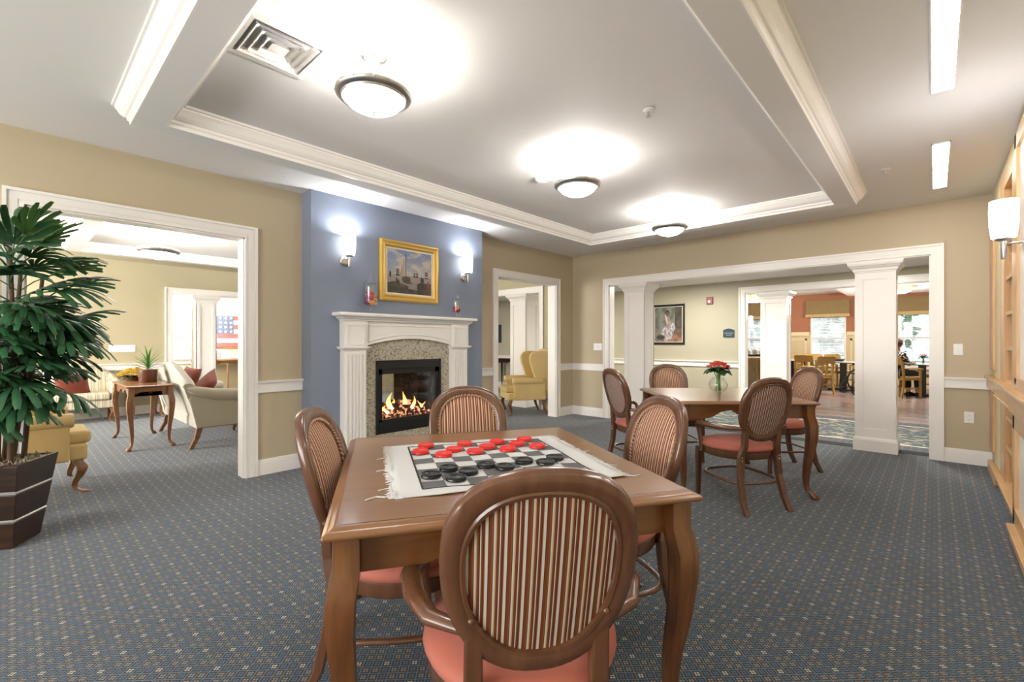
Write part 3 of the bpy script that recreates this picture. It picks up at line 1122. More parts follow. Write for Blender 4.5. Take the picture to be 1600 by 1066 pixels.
def lady(u, v):
    n = fbm(u * 6, v * 6, 5)
    c = lerp((0.26, 0.27, 0.23), (0.13, 0.135, 0.11), n + 0.35)
    if u > 0.74:
        c = lerp((0.07, 0.065, 0.05), (0.13, 0.10, 0.08), n + 0.4)
    if v < 0.38:
        c = lerp(c, lerp((0.40, 0.22, 0.14), (0.17, 0.085, 0.06), n + .4), (0.42 - v) * 4 * min(1, u * 1.6))
    if ((u - 0.46) / 0.20) ** 2 + ((v - 0.24) / 0.22) ** 2 < 1:
        c = lerp((0.62, 0.56, 0.56), (0.22, 0.19, 0.20), fbm(u * 14, v * 12, 3) + 0.4)
    if ((u - 0.50) / 0.10) ** 2 + ((v - 0.55) / 0.16) ** 2 < 1:
        c = lerp((0.50, 0.36, 0.28), (0.26, 0.17, 0.13), n + 0.4)
    if abs(u - 0.40 - (0.78 - v) * 0.28) < 0.022 and 0.52 < v < 0.78:
        c = (0.72, 0.58, 0.50)
    if ((u - 0.47) / 0.085) ** 2 + ((v - 0.84) / 0.075) ** 2 < 1:
        c = (0.085, 0.055, 0.04)
    if ((u - 0.48) / 0.055) ** 2 + ((v - 0.80) / 0.06) ** 2 < 1:
        c = (0.20, 0.12, 0.085)
    if ((u - 0.67) / 0.09) ** 2 + ((v - 0.42) / 0.12) ** 2 < 1:
        c = lerp((0.70, 0.66, 0.70), (0.12, 0.09, 0.10), fbm(u * 22, v * 20, 8) + 0.35)
    if ((u - 0.22) / 0.16) ** 2 + ((v - 0.13) / 0.07) ** 2 < 1:
        c = (0.055, 0.06, 0.055)
    return c


def flag(u, v):
    n = mn.noise(Vector((u * 60, v * 40, 2)))
    k = int((1 - v) * 7)
    if u < 0.42 and v > 3 / 7:
        c = (0.10, 0.15, 0.28)
        a, b_ = (u / 0.42 * 4) % 1, ((v - 3 / 7) / (4 / 7) * 4) % 1
        if abs(a - .5) + abs(b_ - .5) < 0.32:
            c = (0.60, 0.66, 0.72)
    elif k % 2 == 0:
        c = (0.52, 0.12, 0.11)
    else:
        c = (0.68, 0.68, 0.72)
    d = ((int(u * 110) + int(v * 66)) % 2) * 0.35
    return lerp(c, (0.75, 0.70, 0.66) if n > 0 else (0.20, 0.16, 0.18), d)


def frame(parent, w, h, fw, t, mat, name='frame', bead=True):
    m = MB()
    rings = []
    for o, d in ((0, 0), (0, -t * .7), (fw * .25, -t), (fw * .55, -t * .75), (fw * .8, -t * .85), (fw, -t * .45), (fw, 0)):
        a, b_ = w / 2 - o, h / 2 - o
        rings.append([(-a, d, -b_), (a, d, -b_), (a, d, b_), (-a, d, b_)])
    m.loft(rings, True, False)
    return m.obj(name, mat, parent)


p = empty('framed_painting', (-4.46, 3.105, 2.05), R(90))
tag(p, 'gold-framed painting of sailing ships above the mantel', 'painting')
frame(p, 0.80, 0.68, 0.075, 0.035, M['gold'])
MB().box(-0.335, 0.335, -0.012, -0.002, -0.275, 0.275).obj('mat_border', M['mat_board'], p)
canvas('canvas', p, 0.60, 0.49, 150, 120, ship, (0, -0.0125, 0), (0, 0, 0))

p = empty('framed_painting', (-4.08, YC, 1.62), 0)
tag(p, 'black-framed painting of a seated woman in a pale dress, corridor wall', 'painting')
frame(p, 0.70, 0.83, 0.045, 0.03, M['black'])
MB().box(-0.32, 0.32, -0.010, -0.002, -0.385, 0.385).obj('mat_border', M['mat_board'], p)
canvas('canvas', p, 0.585, 0.72, 90, 110, lady, (0, -0.0105, 0), (0, 0, 0))

p = empty('flag_picture', (-12.2, 3.62, 1.50), R(90))
tag(p, 'mosaic picture of a red, white and blue flag above the console', 'picture')
canvas('canvas', p, 1.05, 0.73, 150, 92, flag, (0, -0.031, 0), (0, 0, 0))
MB().box(-0.525, 0.525, -0.03, 0, -0.365, 0.365).obj('backing', M['black'], p)

p = empty('framed_picture', (-9.15, YC, 1.49), 0)
tag(p, 'dark-framed picture at the left edge seen through the narrow doorway', 'picture')
frame(p, 0.5, 0.5, 0.04, 0.03, M['black'])
MB().box(-0.22, 0.22, -0.010, -0.002, -0.22, 0.22).obj('print', M['navy'], p)

# wall plates, alarm, signs
def switch(loc, rz, gangs, label, outlet=False):
    t = empty('wall_outlet' if outlet else 'light_switch', loc, rz)
    tag(t, label, 'outlet' if outlet else 'light switch')
    w_ = 0.036 + 0.046 * (gangs - 1)
    MB().box(-w_, w_, -0.006, 0, -0.058, 0.058).obj('plate', M['white'], t, bevel=0.002)
    for k in range(gangs):
        x = (k - (gangs - 1) / 2) * 0.046
        if outlet:
            for zz in (-0.02, 0.02):
                MB().box(x - 0.013, x + 0.013, -0.008, -0.005, zz - 0.012, zz + 0.012).obj('socket', M['trim'], t, bevel=0.002)
            MB().box(x - 0.007, x - 0.005, -0.0085, -0.0075, 0.014, 0.024).box(x + 0.005, x + 0.007, -0.0085, -0.0075, 0.014, 0.024).box(x - 0.007, x - 0.005, -0.0085, -0.0075, -0.026, -0.016).box(x + 0.005, x + 0.007, -0.0085, -0.0075, -0.026, -0.016).obj('slot', M['black'], t)
        else:
            MB().box(x - 0.005, x + 0.005, -0.016, -0.005, -0.010, 0.010).obj('toggle', M['trim'], t, bevel=0.001)


switch((0.182, YB, 1.175), 0, 1, 'white light switch on the back wall beside the bookcase')
switch((0.262, YB, 0.478), 0, 1, 'white wall outlet below the chair rail beside the bookcase', True)
switch((-4.155, YB, 1.175), 0, 2, 'white light switch by the corner, left of the back opening')
switch((XF, 1.27, 1.145), R(90), 4, 'wide white switch plate on the far wall of the left room')

t = empty('fire_alarm', (-3.235, YC, 2.065))
tag(t, 'dark red fire alarm strobe high on the corridor wall', 'fire alarm')
MB().box(-0.06, 0.06, -0.035, 0, -0.07, 0.07).obj('housing', M['alarm'], t, bevel=0.005)
MB().ball((-0.005, -0.037, -0.02), 0.030, 12, 8, (1, .45, 1)).obj('strobe', M['white'], t, smooth=60)

t = empty('door_sign', (-2.885, YC, 1.43))
tag(t, 'navy sign with two lines of pale lettering on the corridor wall', 'sign')
pl = [(-0.105, -0.09), (0.105, -0.09), (0.105, 0.055)] + [(0.105 - 0.21 * k / 8, 0.055 + 0.03 * math.sin(PI * k / 8)) for k in range(1, 8)] + [(-0.105, 0.055)]
MB().prism(pl, 'y', -0.012, 0).obj('plate', M['navy'], t)
q = [(x * 1.07, zz * 1.07) for x, zz in pl]
MB().prism(q, 'y', -0.006, 0).obj('rim', M['mat_board'], t)
text('lettering', 'MEETING', 0.038, M['greyp'], t, (0, -0.013, -0.008), (R(90), 0, 0))
text('lettering', 'ROOM', 0.034, M['greyp'], t, (0, -0.013, -0.045), (R(90), 0, 0))
t = empty('door_sign', (-12.2, 2.53, 1.42), R(90))
tag(t, 'small blue and grey sign in the bright lobby beyond the left room', 'sign')
MB().prism([(-0.09, -0.045), (0.09, -0.045), (0.09, 0.03), (0.04, 0.055), (-0.04, 0.055), (-0.09, 0.03)], 'y', -0.012, 0).obj('plate', plain('sign_blue_grey', (0.16, 0.22, 0.32), 0.5), t)
MB().box(-0.08, 0.08, -0.014, -0.012, 0.0, 0.014).obj('stripe', M['white'], t)
MB().box(-0.08, 0.08, -0.014, -0.012, -0.045, -0.012).obj('lower_panel', M['greyp'], t)


# ------------------------------------------------------------------ oak bookcase on the right wall
bk = empty('bookcase', (XR, 4.70, 0))
tag(bk, 'tall light-oak built-in bookcase along the right wall', 'bookcase')
# local: x = distance from the wall plane into the room is negative
y0, y1 = -1.60, 1.075
MB().box(0.02, 0.40, y0, y1, 0.11, 0.13).box(0.02, 0.40, y0, y1, 2.58, 2.62).box(0.385, 0.40, y0, y1, 0.1, 2.6).box(0.02, 0.40, y1 - 0.02, y1, 0.1, 2.6).obj('case', M['oak'], bk)
MB().box(-0.015, 0.385, y0, y1, 0.0, 0.085).obj('toe_kick', M['blackrub'], bk)
for a, b_ in ((y1 - 0.30, y1), (y1 - 1.25, y1 - 0.82)):
    MB().box(-0.012, 0.02, a, b_, 0.10, 2.62).obj('stile', M['oak'], bk, bevel=0.002)
MB().box(0.02, 0.39, y1 - 0.305, y1 - 0.285, 0.11, 2.6).obj('divider', M['oak'], bk)
MB().box(0.02, 0.39, y1 - 0.835, y1 - 0.815, 0.11, 2.6).obj('divider', M['oak'], bk)
MB().box(-0.012, 0.02, y1 - 0.82, y1 - 0.30, 2.50, 2.62).obj('rail', M['oakh'], bk)
sh = MB().box(0.0, 0.385, -0.26, 0.26, -0.014, 0.014).mesh('shelf', [M['oakh']])
for zz in (0.40, 0.64, 0.93, 1.20, 1.48, 1.765, 2.05, 2.33):
    o = bpy.data.objects.new('shelf', sh)
    COL.objects.link(o)
    o.parent = bk
    o.location = (0, y1 - 0.56, zz)
# ledge at chair-rail height
MB().box(-0.060, 0.02, y1 - 1.3, y1 + 0.005, 0.905, 0.925).box(-0.045, 0.02, y1 - 1.3, y1, 0.80, 0.905).box(-0.055, 0.02, y1 - 1.3, y1, 0.785, 0.80).obj('ledge', M['oakh'], bk, bevel=0.004)
MB().box(-0.050, 0.03, y1 - 1.3, y1 + 0.0, 0.085, 0.115).obj('base_rail', M['oakh'], bk, bevel=0.004)
# projecting pilaster nearer the camera
m = MB()
for a in (-0.74, 0.0):
    m.box(-0.045, -0.02, y1 - 1.42 + a, y1 - 1.34 + a, 0.98, 2.60)
    m.box(-0.060, -0.035, y1 - 1.50 + a, y1 - 1.42 + a, 0.10, 0.80)
m.box(-0.045, -0.02, y1 - 2.16, y1 - 1.34, 2.50, 2.60).box(-0.045, -0.02, y1 - 2.16, y1 - 1.34, 0.945, 1.02)
m.box(-0.060, -0.035, y1 - 2.24, y1 - 1.42, 0.70, 0.80).box(-0.060, -0.035, y1 - 2.24, y1 - 1.42, 0.10, 0.20)
m.obj('pilaster_frame', M['oak'], bk, bevel=0.003)
MB().box(-0.028, 0.02, y1 - 2.14, y1 - 1.345, 0.945, 2.60).box(-0.040, 0.02, y1 - 2.3, y1 - 1.425, 0.0, 0.945).obj('pilaster_panel', M['trim'], bk)
MB().box(-0.095, 0.02, y1 - 2.4, y1 - 1.36, 0.92, 0.945).box(-0.075, 0.02, y1 - 2.38, y1 - 1.38, 0.80, 0.92).obj('pilaster_ledge', M['oakh'], bk, bevel=0.005)
MB().box(-0.080, 0.02, y1 - 2.4, y1 - 1.50, 0.0, 0.075).box(-0.095, 0.02, y1 - 2.41, y1 - 1.48, 0.075, 0.10).obj('plinth', M['oakh'], bk, bevel=0.004)
# corner panel boards on the cream wall between bookcase and corner
t = empty('wall_board', (XR, 6.45, 0))
tag(t, 'upright light-oak boards and ledge in the corner beside the light switch', 'wall trim')
MB().box(-0.022, 0, -0.13, 0.19, 0.985, 2.60).obj('upper_board', M['oak'], t, bevel=0.003)
MB().box(-0.022, 0, -0.13, 0.19, 0.20, 0.76).obj('lower_board', M['oak'], t, bevel=0.003)
MB().box(-0.045, 0, -0.67, 0.19, 0.80, 0.90).box(-0.060, 0, -0.67, 0.20, 0.90, 0.92).obj('ledge', M['oakh'], t, bevel=0.004)
MB().box(-0.045, 0, -0.67, 0.05, 0.0, 0.10).obj('base_block', M['oakh'], t, bevel=0.004)


# ------------------------------------------------------------------ card tables
def cab_leg(sx, sy, h, s=1.0, mat='leg', knee=1.0):
    """cabriole leg ring list; leans towards its corner (sx,sy)"""
    prof = [(1.0, 0.0, .036), (0.88, 0.0, .037), (0.84, .006, .039), (0.77, .015, .040), (0.66, .015, .037), (0.50, .006, .032), (0.34, -.008, .026), (0.20, -.014, .021),
            (0.12, -.012, .0185), (0.075, -.004, .019), (0.05, .016, .026), (0.028, .028, .031), (0.010, .030, .030), (0.0, .028, .022)]
    rings = []
    for zf, off, r in prof:
        off, r = off * s * knee, r * s
        cx, cy = sx * off, sy * off
        k = 0.42 if zf > 0.15 else 0.75
        ring = []
        for q in range(12):
            a = 2 * PI * q / 12 + PI / 12
            c, sn = math.cos(a), math.sin(a)
            mx = max(abs(c), abs(sn))
            rr = r * ((1 - k) / mx + k)
            ring.append((cx + rr * c, cy + rr * sn, zf * h))
        rings.append(ring)
    return MB().loft(rings)


def apron_poly(half, z0, z1, deep, arch=True):
    """apron outline with an arched underside and a small drop in the middle"""
    pts = [(-half, z1), (-half, z0)]
    if arch:
        L = half * 0.62
        pts += [(-L, z0), (-L + .05, z0 + deep * .25), (-L + .11, z0 + deep * .8), (-L + 0.17, z0 + deep)]
        pts += [(-0.10, z0 + deep), (-0.06, z0 + deep * .6), (-0.03, z0 + deep * .35), (0, z0 + deep * .25), (0.03, z0 + deep * .35), (0.06, z0 + deep * .6), (0.10, z0 + deep)]
        pts += [(L - .17, z0 + deep), (L - .11, z0 + deep * .8), (L - .05, z0 + deep * .25), (L, z0)]
    pts += [(half, z0), (half, z1)]
    return pts


def card_table(loc, rz, wx, wy, h, label):
    t = empty('card_table', loc, rz)
    tag(t, label, 'table', 'brown wooden game tables')
    hx, hy = wx / 2, wy / 2
    m = MB()
    prof = [(-0.010, h - 0.030), (0.0 - 0.004, h - 0.027), (0.0, h - 0.020), (-0.003, h - 0.014), (-0.012, h - 0.009), (-0.018, h - 0.008), (-0.021, h - 0.005), (-0.028, h - 0.001), (-0.034, h)]
    rings = [[(-hx - o, -hy - o, zz), (hx + o, -hy - o, zz), (hx + o, hy + o, zz), (-hx - o, hy + o, zz)] for o, zz in prof]
    m.loft(rings)
    m.obj('tabletop', M['top'], t, bevel=0.004)
    m = MB()
    g = 0.040
    for s in (-1, 1):
        m.box(-hx + g, hx - g, s * (hy - g) - .0008, s * (hy - g) + .0008, h - .0005, h + .0005)
    m.obj('groove', M['black'], t)
    ix, iy = hx - 0.085, hy - 0.085
    z0, z1 = h - 0.145, h - 0.028
    for s in (-1, 1):
        MB().prism(apron_poly(ix, z0, z1, 0.065), 'y', s * iy - 0.011, s * iy + 0.011).obj('apron', M['apron'], t, bevel=0.002)
        MB().prism(apron_poly(iy, z0, z1, 0.065), 'x', s * ix - 0.011, s * ix + 0.011).obj('apron', M['apron'], t, bevel=0.002)
    cv = MB()
    for s in (-1, 1):
        for k in range(-4, 5):
            zz = z0 + 0.030 + 0.0022 * k * k * 0.8
            cv.ball((k * 0.021, s * (iy + 0.011), zz), 0.012, 7, 5, (1, .5, .8))
            cv.ball((s * (ix + 0.011), k * 0.021, zz), 0.012, 7, 5, (.5, 1, .8))
    cv.obj('carving', M['apron'], t, smooth=60)
    for sx in (-1, 1):
        for sy in (-1, 1):
            o = cab_leg(sx, sy, h - 0.028, 1.0).obj('leg', M['leg'], t, smooth=50)
            o.location = (sx * (hx - 0.060), sy * (hy - 0.060), 0)
    return t


H1 = 0.78
T1 = (-1.330, 1.300)
A1 = R(58.6)
tb1 = card_table((T1[0], T1[1], 0), A1, 1.120, 1.190, H1, 'brown wooden table in the foreground with the checkers game on it')
T2 = (-1.460, 4.370)
tb2 = card_table((T2[0], T2[1], 0), R(42.0), 1.13, 1.14, H1, 'brown wooden table farther back with the vase of coral flowers')


# ------------------------------------------------------------------ oval-back armchairs
BC, BA, BB = 0.755, 0.218, 0.250     # oval centre height, half width, half height
LEAN = R(15)


def back_pt(a, ra, rb, depth, top=0.06):
    """point of the leaned, slightly bowed oval back; depth>0 = towards the front"""
    x = ra * math.copysign(abs(math.cos(a)) ** 0.86, math.cos(a))
    s = math.sin(a)
    zz = rb * math.copysign(abs(s) ** 0.86, s)
    x *= 1 + 0.07 * s                                   # a little wider above
    y = depth + 0.55 * x * x
    return (x, -0.245 + y * math.cos(LEAN) - (zz + 0.26) * math.sin(LEAN), BC + zz * math.cos(LEAN) + y * math.sin(LEAN))


def oval_chair_proto():
    t = empty('oval_back_chair')
    N = 56
    fr = MB()
    prof = [(0.0, -0.006), (-0.004, -0.017), (-0.016, -0.021), (-0.034, -0.020), (-0.042, -0.016), (-0.046, -0.020), (-0.054, -0.018), (-0.056, 0.0),
            (-0.054, 0.014), (-0.046, 0.018), (-0.030, 0.020), (-0.012, 0.020), (-0.003, 0.014), (0.0, 0.006)]
    rings = []
    for k in range(N + 1):
        a = 2 * PI * k / N
        rings.append([back_pt(a, BA + o, BB + o, d) for o, d in prof])
    fr.loft(rings, True, False)
    fr.obj('back_frame', M['chair'], t, smooth=45)

    def pad(name, ra, rb, d0, dome, sgn, mat):
        m = MB()
        rings = []
        K = 7
        for q in range(K + 1):
            f = 1 - q / K
            dd = d0 + sgn * dome * (1 - f ** 2.4)
            rings.append([back_pt(2 * PI * k / 40, max(ra * f, 0.002), max(rb * f, 0.002), dd) for k in range(40)])
        m.loft(rings)
        return m.obj(name, mat, t, smooth=70)
    pad('back_pad', BA - 0.052, BB - 0.052, 0.006, 0.028, 1, M['stripe_front'])
    pad('rear_panel', BA - 0.053, BB - 0.053, -0.008, 0.006, -1, M['stripe'])
    # piping: a twisted cord round the pad
    m = MB()
    NP = 76
    for k in range(NP):
        a = 2 * PI * k / NP
        p0, p1 = back_pt(a, BA - 0.060, BB - 0.060, 0.014), back_pt(a + 2 * PI / NP * 0.75, BA - 0.051, BB - 0.051, 0.016)
        m.tube([p0, p1], 0.0048, 5)
    m.obj('piping', M['piping'], t, smooth=60)
    for s in (-1, 1):
        p = back_pt(R(-90 + s * 62), BA - 0.045, BB - 0.045, -0.018)
        MB().ball(p, 0.008, 8, 6).obj('screw_cap', M['chair'], t, smooth=60)
    # lower rail joining the posts, under the oval
    for s in (-1, 1):
        bp_ = back_pt(R(-90 + s * 50), BA - .028, BB - .028, 0)
        pts = [(bp_[0], bp_[1], bp_[2] + .01), (bp_[0] * 1.0, (bp_[1] - .24) / 2, 0.48), (s * 0.160, -0.232, 0.40), (s * 0.172, -0.240, 0.26), (s * 0.182, -0.275, 0.10), (s * 0.188, -0.325, 0.0)]
        wd = [0.020, 0.022, 0.024, 0.023, 0.020, 0.019]
        rings = []
        for (x, y, zz), ww in zip(pts, wd):
            rings.append([(x - ww, y - .019, zz), (x + ww, y - .019, zz), (x + ww, y + .019, zz), (x - ww, y + .019, zz)])
        MB().loft(rings).obj('rear_leg', M['chair'], t, bevel=0.006, seg=2)
    m = MB()
    for s in (-1, 1):
        for zz in (0.40, 0.375):
            m.ball((s * 0.165, -0.252, zz), 0.0055, 6, 4)
    m.obj('bolt', M['nickel'], t, smooth=60)
    for s in (-1, 1):
        pts = [(s * 0.205, 0.185, 0.40, .022), (s * 0.207, 0.192, 0.30, .021), (s * 0.206, 0.194, 0.16, .017), (s * 0.207, 0.198, 0.04, .015), (s * 0.208, 0.20, 0.0, .016)]
        MB().loft([[(x - r, y - r, zz), (x + r, y - r, zz), (x + r, y + r, zz), (x - r, y + r, zz)] for x, y, zz, r in pts]).obj('front_leg', M['chair'], t, bevel=0.005)

    def seat_ring(e, zz):
        pts = []
        for k in range(40):
            a = 2 * PI * k / 40
            c, s = math.cos(a), math.sin(a)
            rx = (0.262 if s > 0 else 0.262 - 0.055 * abs(s)) + e
            x = rx * math.copysign(abs(c) ** 0.62, c)
            y = (0.235 + e) * math.copysign(abs(s) ** 0.80, s) - 0.015
            pts.append((x, y, zz))
        return pts
    MB().loft([seat_ring(-0.03, 0.375), seat_ring(-0.012, 0.372), seat_ring(-0.006, 0.38), seat_ring(-0.004, 0.425), seat_ring(-0.010, 0.432), seat_ring(-0.03, 0.432)]).obj('seat_rail', M['chair'], t, smooth=40)
    MB().loft([seat_ring(-0.03, 0.425), seat_ring(0.000, 0.432), seat_ring(0.006, 0.446), seat_ring(0.004, 0.460), seat_ring(-0.010, 0.476), seat_ring(-0.05, 0.488), seat_ring(-0.11, 0.494), seat_ring(-0.20, 0.496)]).obj('seat_cushion', M['coral'], t, smooth=60)
    for s in (-1, 1):
        bp_ = back_pt(R(-38) if s > 0 else R(218), BA - .022, BB - .022, 0)
        pts = [(bp_[0], bp_[1], bp_[2]), (s * 0.240, -0.20, 0.614), (s * 0.282, -0.10, 0.614), (s * 0.300, 0.0, 0.618), (s * 0.292, 0.065, 0.616), (s * 0.278, 0.100, 0.598),
               (s * 0.268, 0.108, 0.56), (s * 0.262, 0.098, 0.50), (s * 0.258, 0.09, 0.44), (s * 0.256, 0.09, 0.385)]
        MB().tube(pts, [.018, .024, .029, .030, .028, .024, .021, .020, .020, .020], 10, flat=0.72).obj('arm', M['chair'], t, smooth=60)
    pts = []
    for k in range(28):
        a = 2 * PI * k / 28
        pts.append((0.212 * math.copysign(abs(math.cos(a)) ** 0.55, math.cos(a)), 0.228 * math.copysign(abs(math.sin(a)) ** 0.60, math.sin(a)) - 0.032, 0.205))
    MB().tube(pts, 0.014, 8, closed=True, flat=0.75).obj('stretcher', M['chair'], t, smooth=60)
    return t


proto = oval_chair_proto()
first = [True]


def place_chair(x, y, facing, label):
    """x,y = middle of the back; facing = world direction the sitter looks"""
    f = R(facing)
    ox, oy = x + 0.31 * math.cos(f), y + 0.31 * math.sin(f)
    if first[0]:
        c = proto
        first[0] = False
        c.location = (ox, oy, 0)
        c.rotation_euler = (0, 0, f - PI / 2)
        c['label'] = label
    else:
        c = dup(proto, (ox, oy, 0), f - PI / 2, label)
    c['category'] = 'chair'
    c['group'] = 'oval-backed armchairs round the two game tables'
    return c


place_chair(-0.621, 0.770, 140.5, 'oval-back armchair in the foreground seen from behind, coral seat')
place_chair(-1.749, 0.823, 48, 'oval-back armchair at the left side of the checkers table')
place_chair(-1.943, 1.745, -34, 'oval-back armchair between the checkers table and the fireplace')
place_chair(-0.967, 2.052, 238.4, 'oval-back armchair at the right side of the checkers table')
place_chair(-0.901, 3.738, 147, 'oval-back armchair with back to camera at the flower-vase table')
place_chair(-2.266, 5.131, -50, 'oval-back armchair behind the vase table, in front of the corridor picture')
place_chair(-0.947, 5.379, 226, 'oval-back armchair at the far right of the vase table, before the dining room')
place_chair(-2.290, 3.98, 60, 'oval-back armchair seen from the side at the left end of the vase table')

# ------------------------------------------------------------------ checkers mat and pieces
TLx, TLy = -1.710, 1.186
ang = R(59.6)
U = Vector((math.cos(ang), math.sin(ang)))
V = Vector((math.sin(ang), -math.cos(ang)))
L = 0.0755
mt = empty('game_mat', (TLx, TLy, H1), ang)
tag(mt, 'white fringed woven checkerboard mat on the foreground table', 'mat')
# local x = U ; local -y = V
N8 = 8 * L
rnd = random.Random(11)
m = MB()
nx, ny = 30, 26
mx0, mx1, my0, my1 = -0.090, N8 + 0.090, -N8 - 0.058, 0.055
vs, rings = [], []


def matz(x, y):
    return 0.004 + 0.0022 * math.sin(x * 22) * math.sin(y * 17) + 0.0015


grid = [[(mx0 + (mx1 - mx0) * i / nx + 0.006 * math.sin(j * 1.1) * (1 if i in (0, nx) else 0), my0 + (my1 - my0) * j / ny + 0.004 * math.sin(i * .9) * (1 if j in (0, ny) else 0), 0) for i in range(nx + 1)] for j in range(ny + 1)]
vsx = [(x, y, matz(x, y)) for row in grid for x, y, _ in row]
m.add(vsx, [(j * (nx + 1) + i, j * (nx + 1) + i + 1, (j + 1) * (nx + 1) + i + 1, (j + 1) * (nx + 1) + i) for j in range(ny) for i in range(nx)])
o = m.obj('mat_cloth', M['weave_w'], mt, smooth=70)
so = o.modifiers.new('thick', 'SOLIDIFY')
so.thickness = 0.003
so.offset = -1
m = MB()
for r in range(8):
    for c in range(8):
        if (r + c) % 2 == 1:
            x0, x1, ya, yb = c * L, (c + 1) * L, -r * L, -(r + 1) * L
            K = 3
            vv = [(x0 + (x1 - x0) * i / K, ya + (yb - ya) * j / K) for j in range(K + 1) for i in range(K + 1)]
            m.add([(a, b_, matz(a, b_) + 0.0011) for a, b_ in vv], [(j * 4 + i, j * 4 + i + 1, j * 4 + i + 5, j * 4 + i + 4) for j in range(K) for i in range(K)])
m.obj('grey_square', M['weave_g'], mt, kind='stuff')
m = MB()
for a, b_ in (((-.002, .002), (N8 + .002, .002)), ((N8 + .002, .002), (N8 + .002, -N8 - .002)), ((N8 + .002, -N8 - .002), (-.002, -N8 - .002)), ((-.002, -N8 - .002), (-.002, .002))):
    pp = [(a[0] + (b_[0] - a[0]) * k / 16, a[1] + (b_[1] - a[1]) * k / 16) for k in range(17)]
    m.tube([(x, y, matz(x, y) + 0.0005) for x, y in pp], 0.0036, 6, flat=0.4)
m.obj('border_line', M['weave_d'], mt)
m = MB()
for side in (0, 1):
    for k in range(88):
        y = my0 + (my1 - my0) * (k + rnd.random() * .6) / 88
        x = mx0 if side == 0 else mx1
        s = -1 if side == 0 else 1
        ln = rnd.uniform(0.010, 0.024) * (2.2 if rnd.random() < 0.05 else 1)
        dy = rnd.uniform(-.010, .010)
        m.tube([(x - s * .004, y, 0.004), (x + s * ln * .5, y + dy * .5, 0.0045), (x + s * ln, y + dy, 0.002)], [0.0022, 0.0018, 0.0012], 5)
m.tube([(mx0, my0 + .03, .004), (mx0 - .03, my0 + .02, .004), (mx0 - .055, my0 + .035, .003), (mx0 - .085, my0 + .012, .003)], 0.0022, 5)
m.tube([(mx1, my0 + .01, .004), (mx1 + .03, my0 - .005, .004), (mx1 + .06, my0 + .01, .003)], 0.0020, 5)
m.obj('fringe', M['weave_w'], mt, kind='stuff')


def checker_mesh(name, mat):
    r = 0.0355
    prof = [(0.001, 0), (r - .004, 0), (r, 0.002), (r, 0.006), (r - 0.001, 0.0085), (r, 0.010), (r, 0.0125), (r - .002, 0.0145), (r - .005, 0.0140), (r - .007, 0.0105),
            (r * .62, 0.0100), (r * .55, 0.0115), (r * .48, 0.0100), (r * .3, 0.0102), (0.001, 0.0112)]
    return MB().lathe(prof, n=32).mesh(name, [mat], 30)


reds = ((1.02, -.22), (.58, 1.25), (3.33, 0), (2.48, 1.21), (1.74, 2.25), (5.33, -.01), (4.45, 1.07), (3.55, 2.02), (7.18, -.3), (6.37, .79), (5.45, 1.97), (7.35, 1.72))
blks = ((1.62, 5.12), (.67, 5.99), (1.71, 6.79), (2.43, 5.96), (3.5, 5.02), (4.32, 5.6), (5.58, 4.75), (6.55, 5.33), (7.34, 4.62))
rowname = ('far row', 'middle row', 'near row')
RL = ['red checker at the left end of the far row', 'red checker at the left end of the middle red row', 'red checker second from left in the far row',
      'red checker second from left in the middle red row', 'red checker at the left end of the near red row', 'red checker third from left in the far row',
      'red checker third from left in the middle red row', 'red checker second from left in the near red row', 'red checker at the right end of the far row',
      'red checker at the right end of the middle red row', 'red checker third from left in the near red row', 'red checker at the right end of the near red row']
BL = ['black checker at the left end of the far black row', 'black checker farthest left of all, beside the mat fringe', 'black checker nearest the mat front edge, at left',
      'second black checker from left in the middle black row', 'black checker second from left in the far black row', 'black checker half hidden by the chair back, at left',
      'black checker third from left in the far black row, just above the chair back', 'black checker mostly hidden by the chair back, at right', 'black checker at the right end of the far black row']
mr, mk = checker_mesh('checker_red', M['red']), checker_mesh('checker_black', M['blk'])
for lst, me, labs, grp in ((reds, mr, RL, 'red checkers on the mat'), (blks, mk, BL, 'black checkers on the mat')):
    for (u, v), lab in zip(lst, labs):
        # the disc top was measured; bring the disc to its true place on the cloth
        P = Vector((TLx, TLy)) + Vector((math.cos(R(58.5)), math.sin(R(58.5)))) * (u * L) + Vector((math.sin(R(58.5)), -math.cos(R(58.5)))) * (v * L)
        P *= (1.25 - H1 - 0.015) / (1.25 - 0.787)
        o = bpy.data.objects.new('checker', me)
        COL.objects.link(o)
        o.location = (P.x, P.y, H1 + 0.0072)
        o.rotation_euler = (0, 0, rnd.random() * 6)
        tag(o, lab, 'game piece', grp)


# ------------------------------------------------------------------ flowers
def petals(m, c, r, n, rnd, tilt=0.5):
    a0 = rnd.random() * 6
    for k in range(n):
        a = a0 + 2 * PI * k / n
        d = Vector((math.cos(a), math.sin(a), tilt))
        s = Vector((-math.sin(a), math.cos(a), 0))
        c0 = Vector(c)
        m.add([c0, c0 + d * r * .6 + s * r * .35, c0 + d * r, c0 + d * r * .6 - s * r * .35, c0 + d * r * .55 + Vector((0, 0, r * .12))], [(0, 1, 4), (1, 2, 4), (2, 3, 4), (3, 0, 4)])


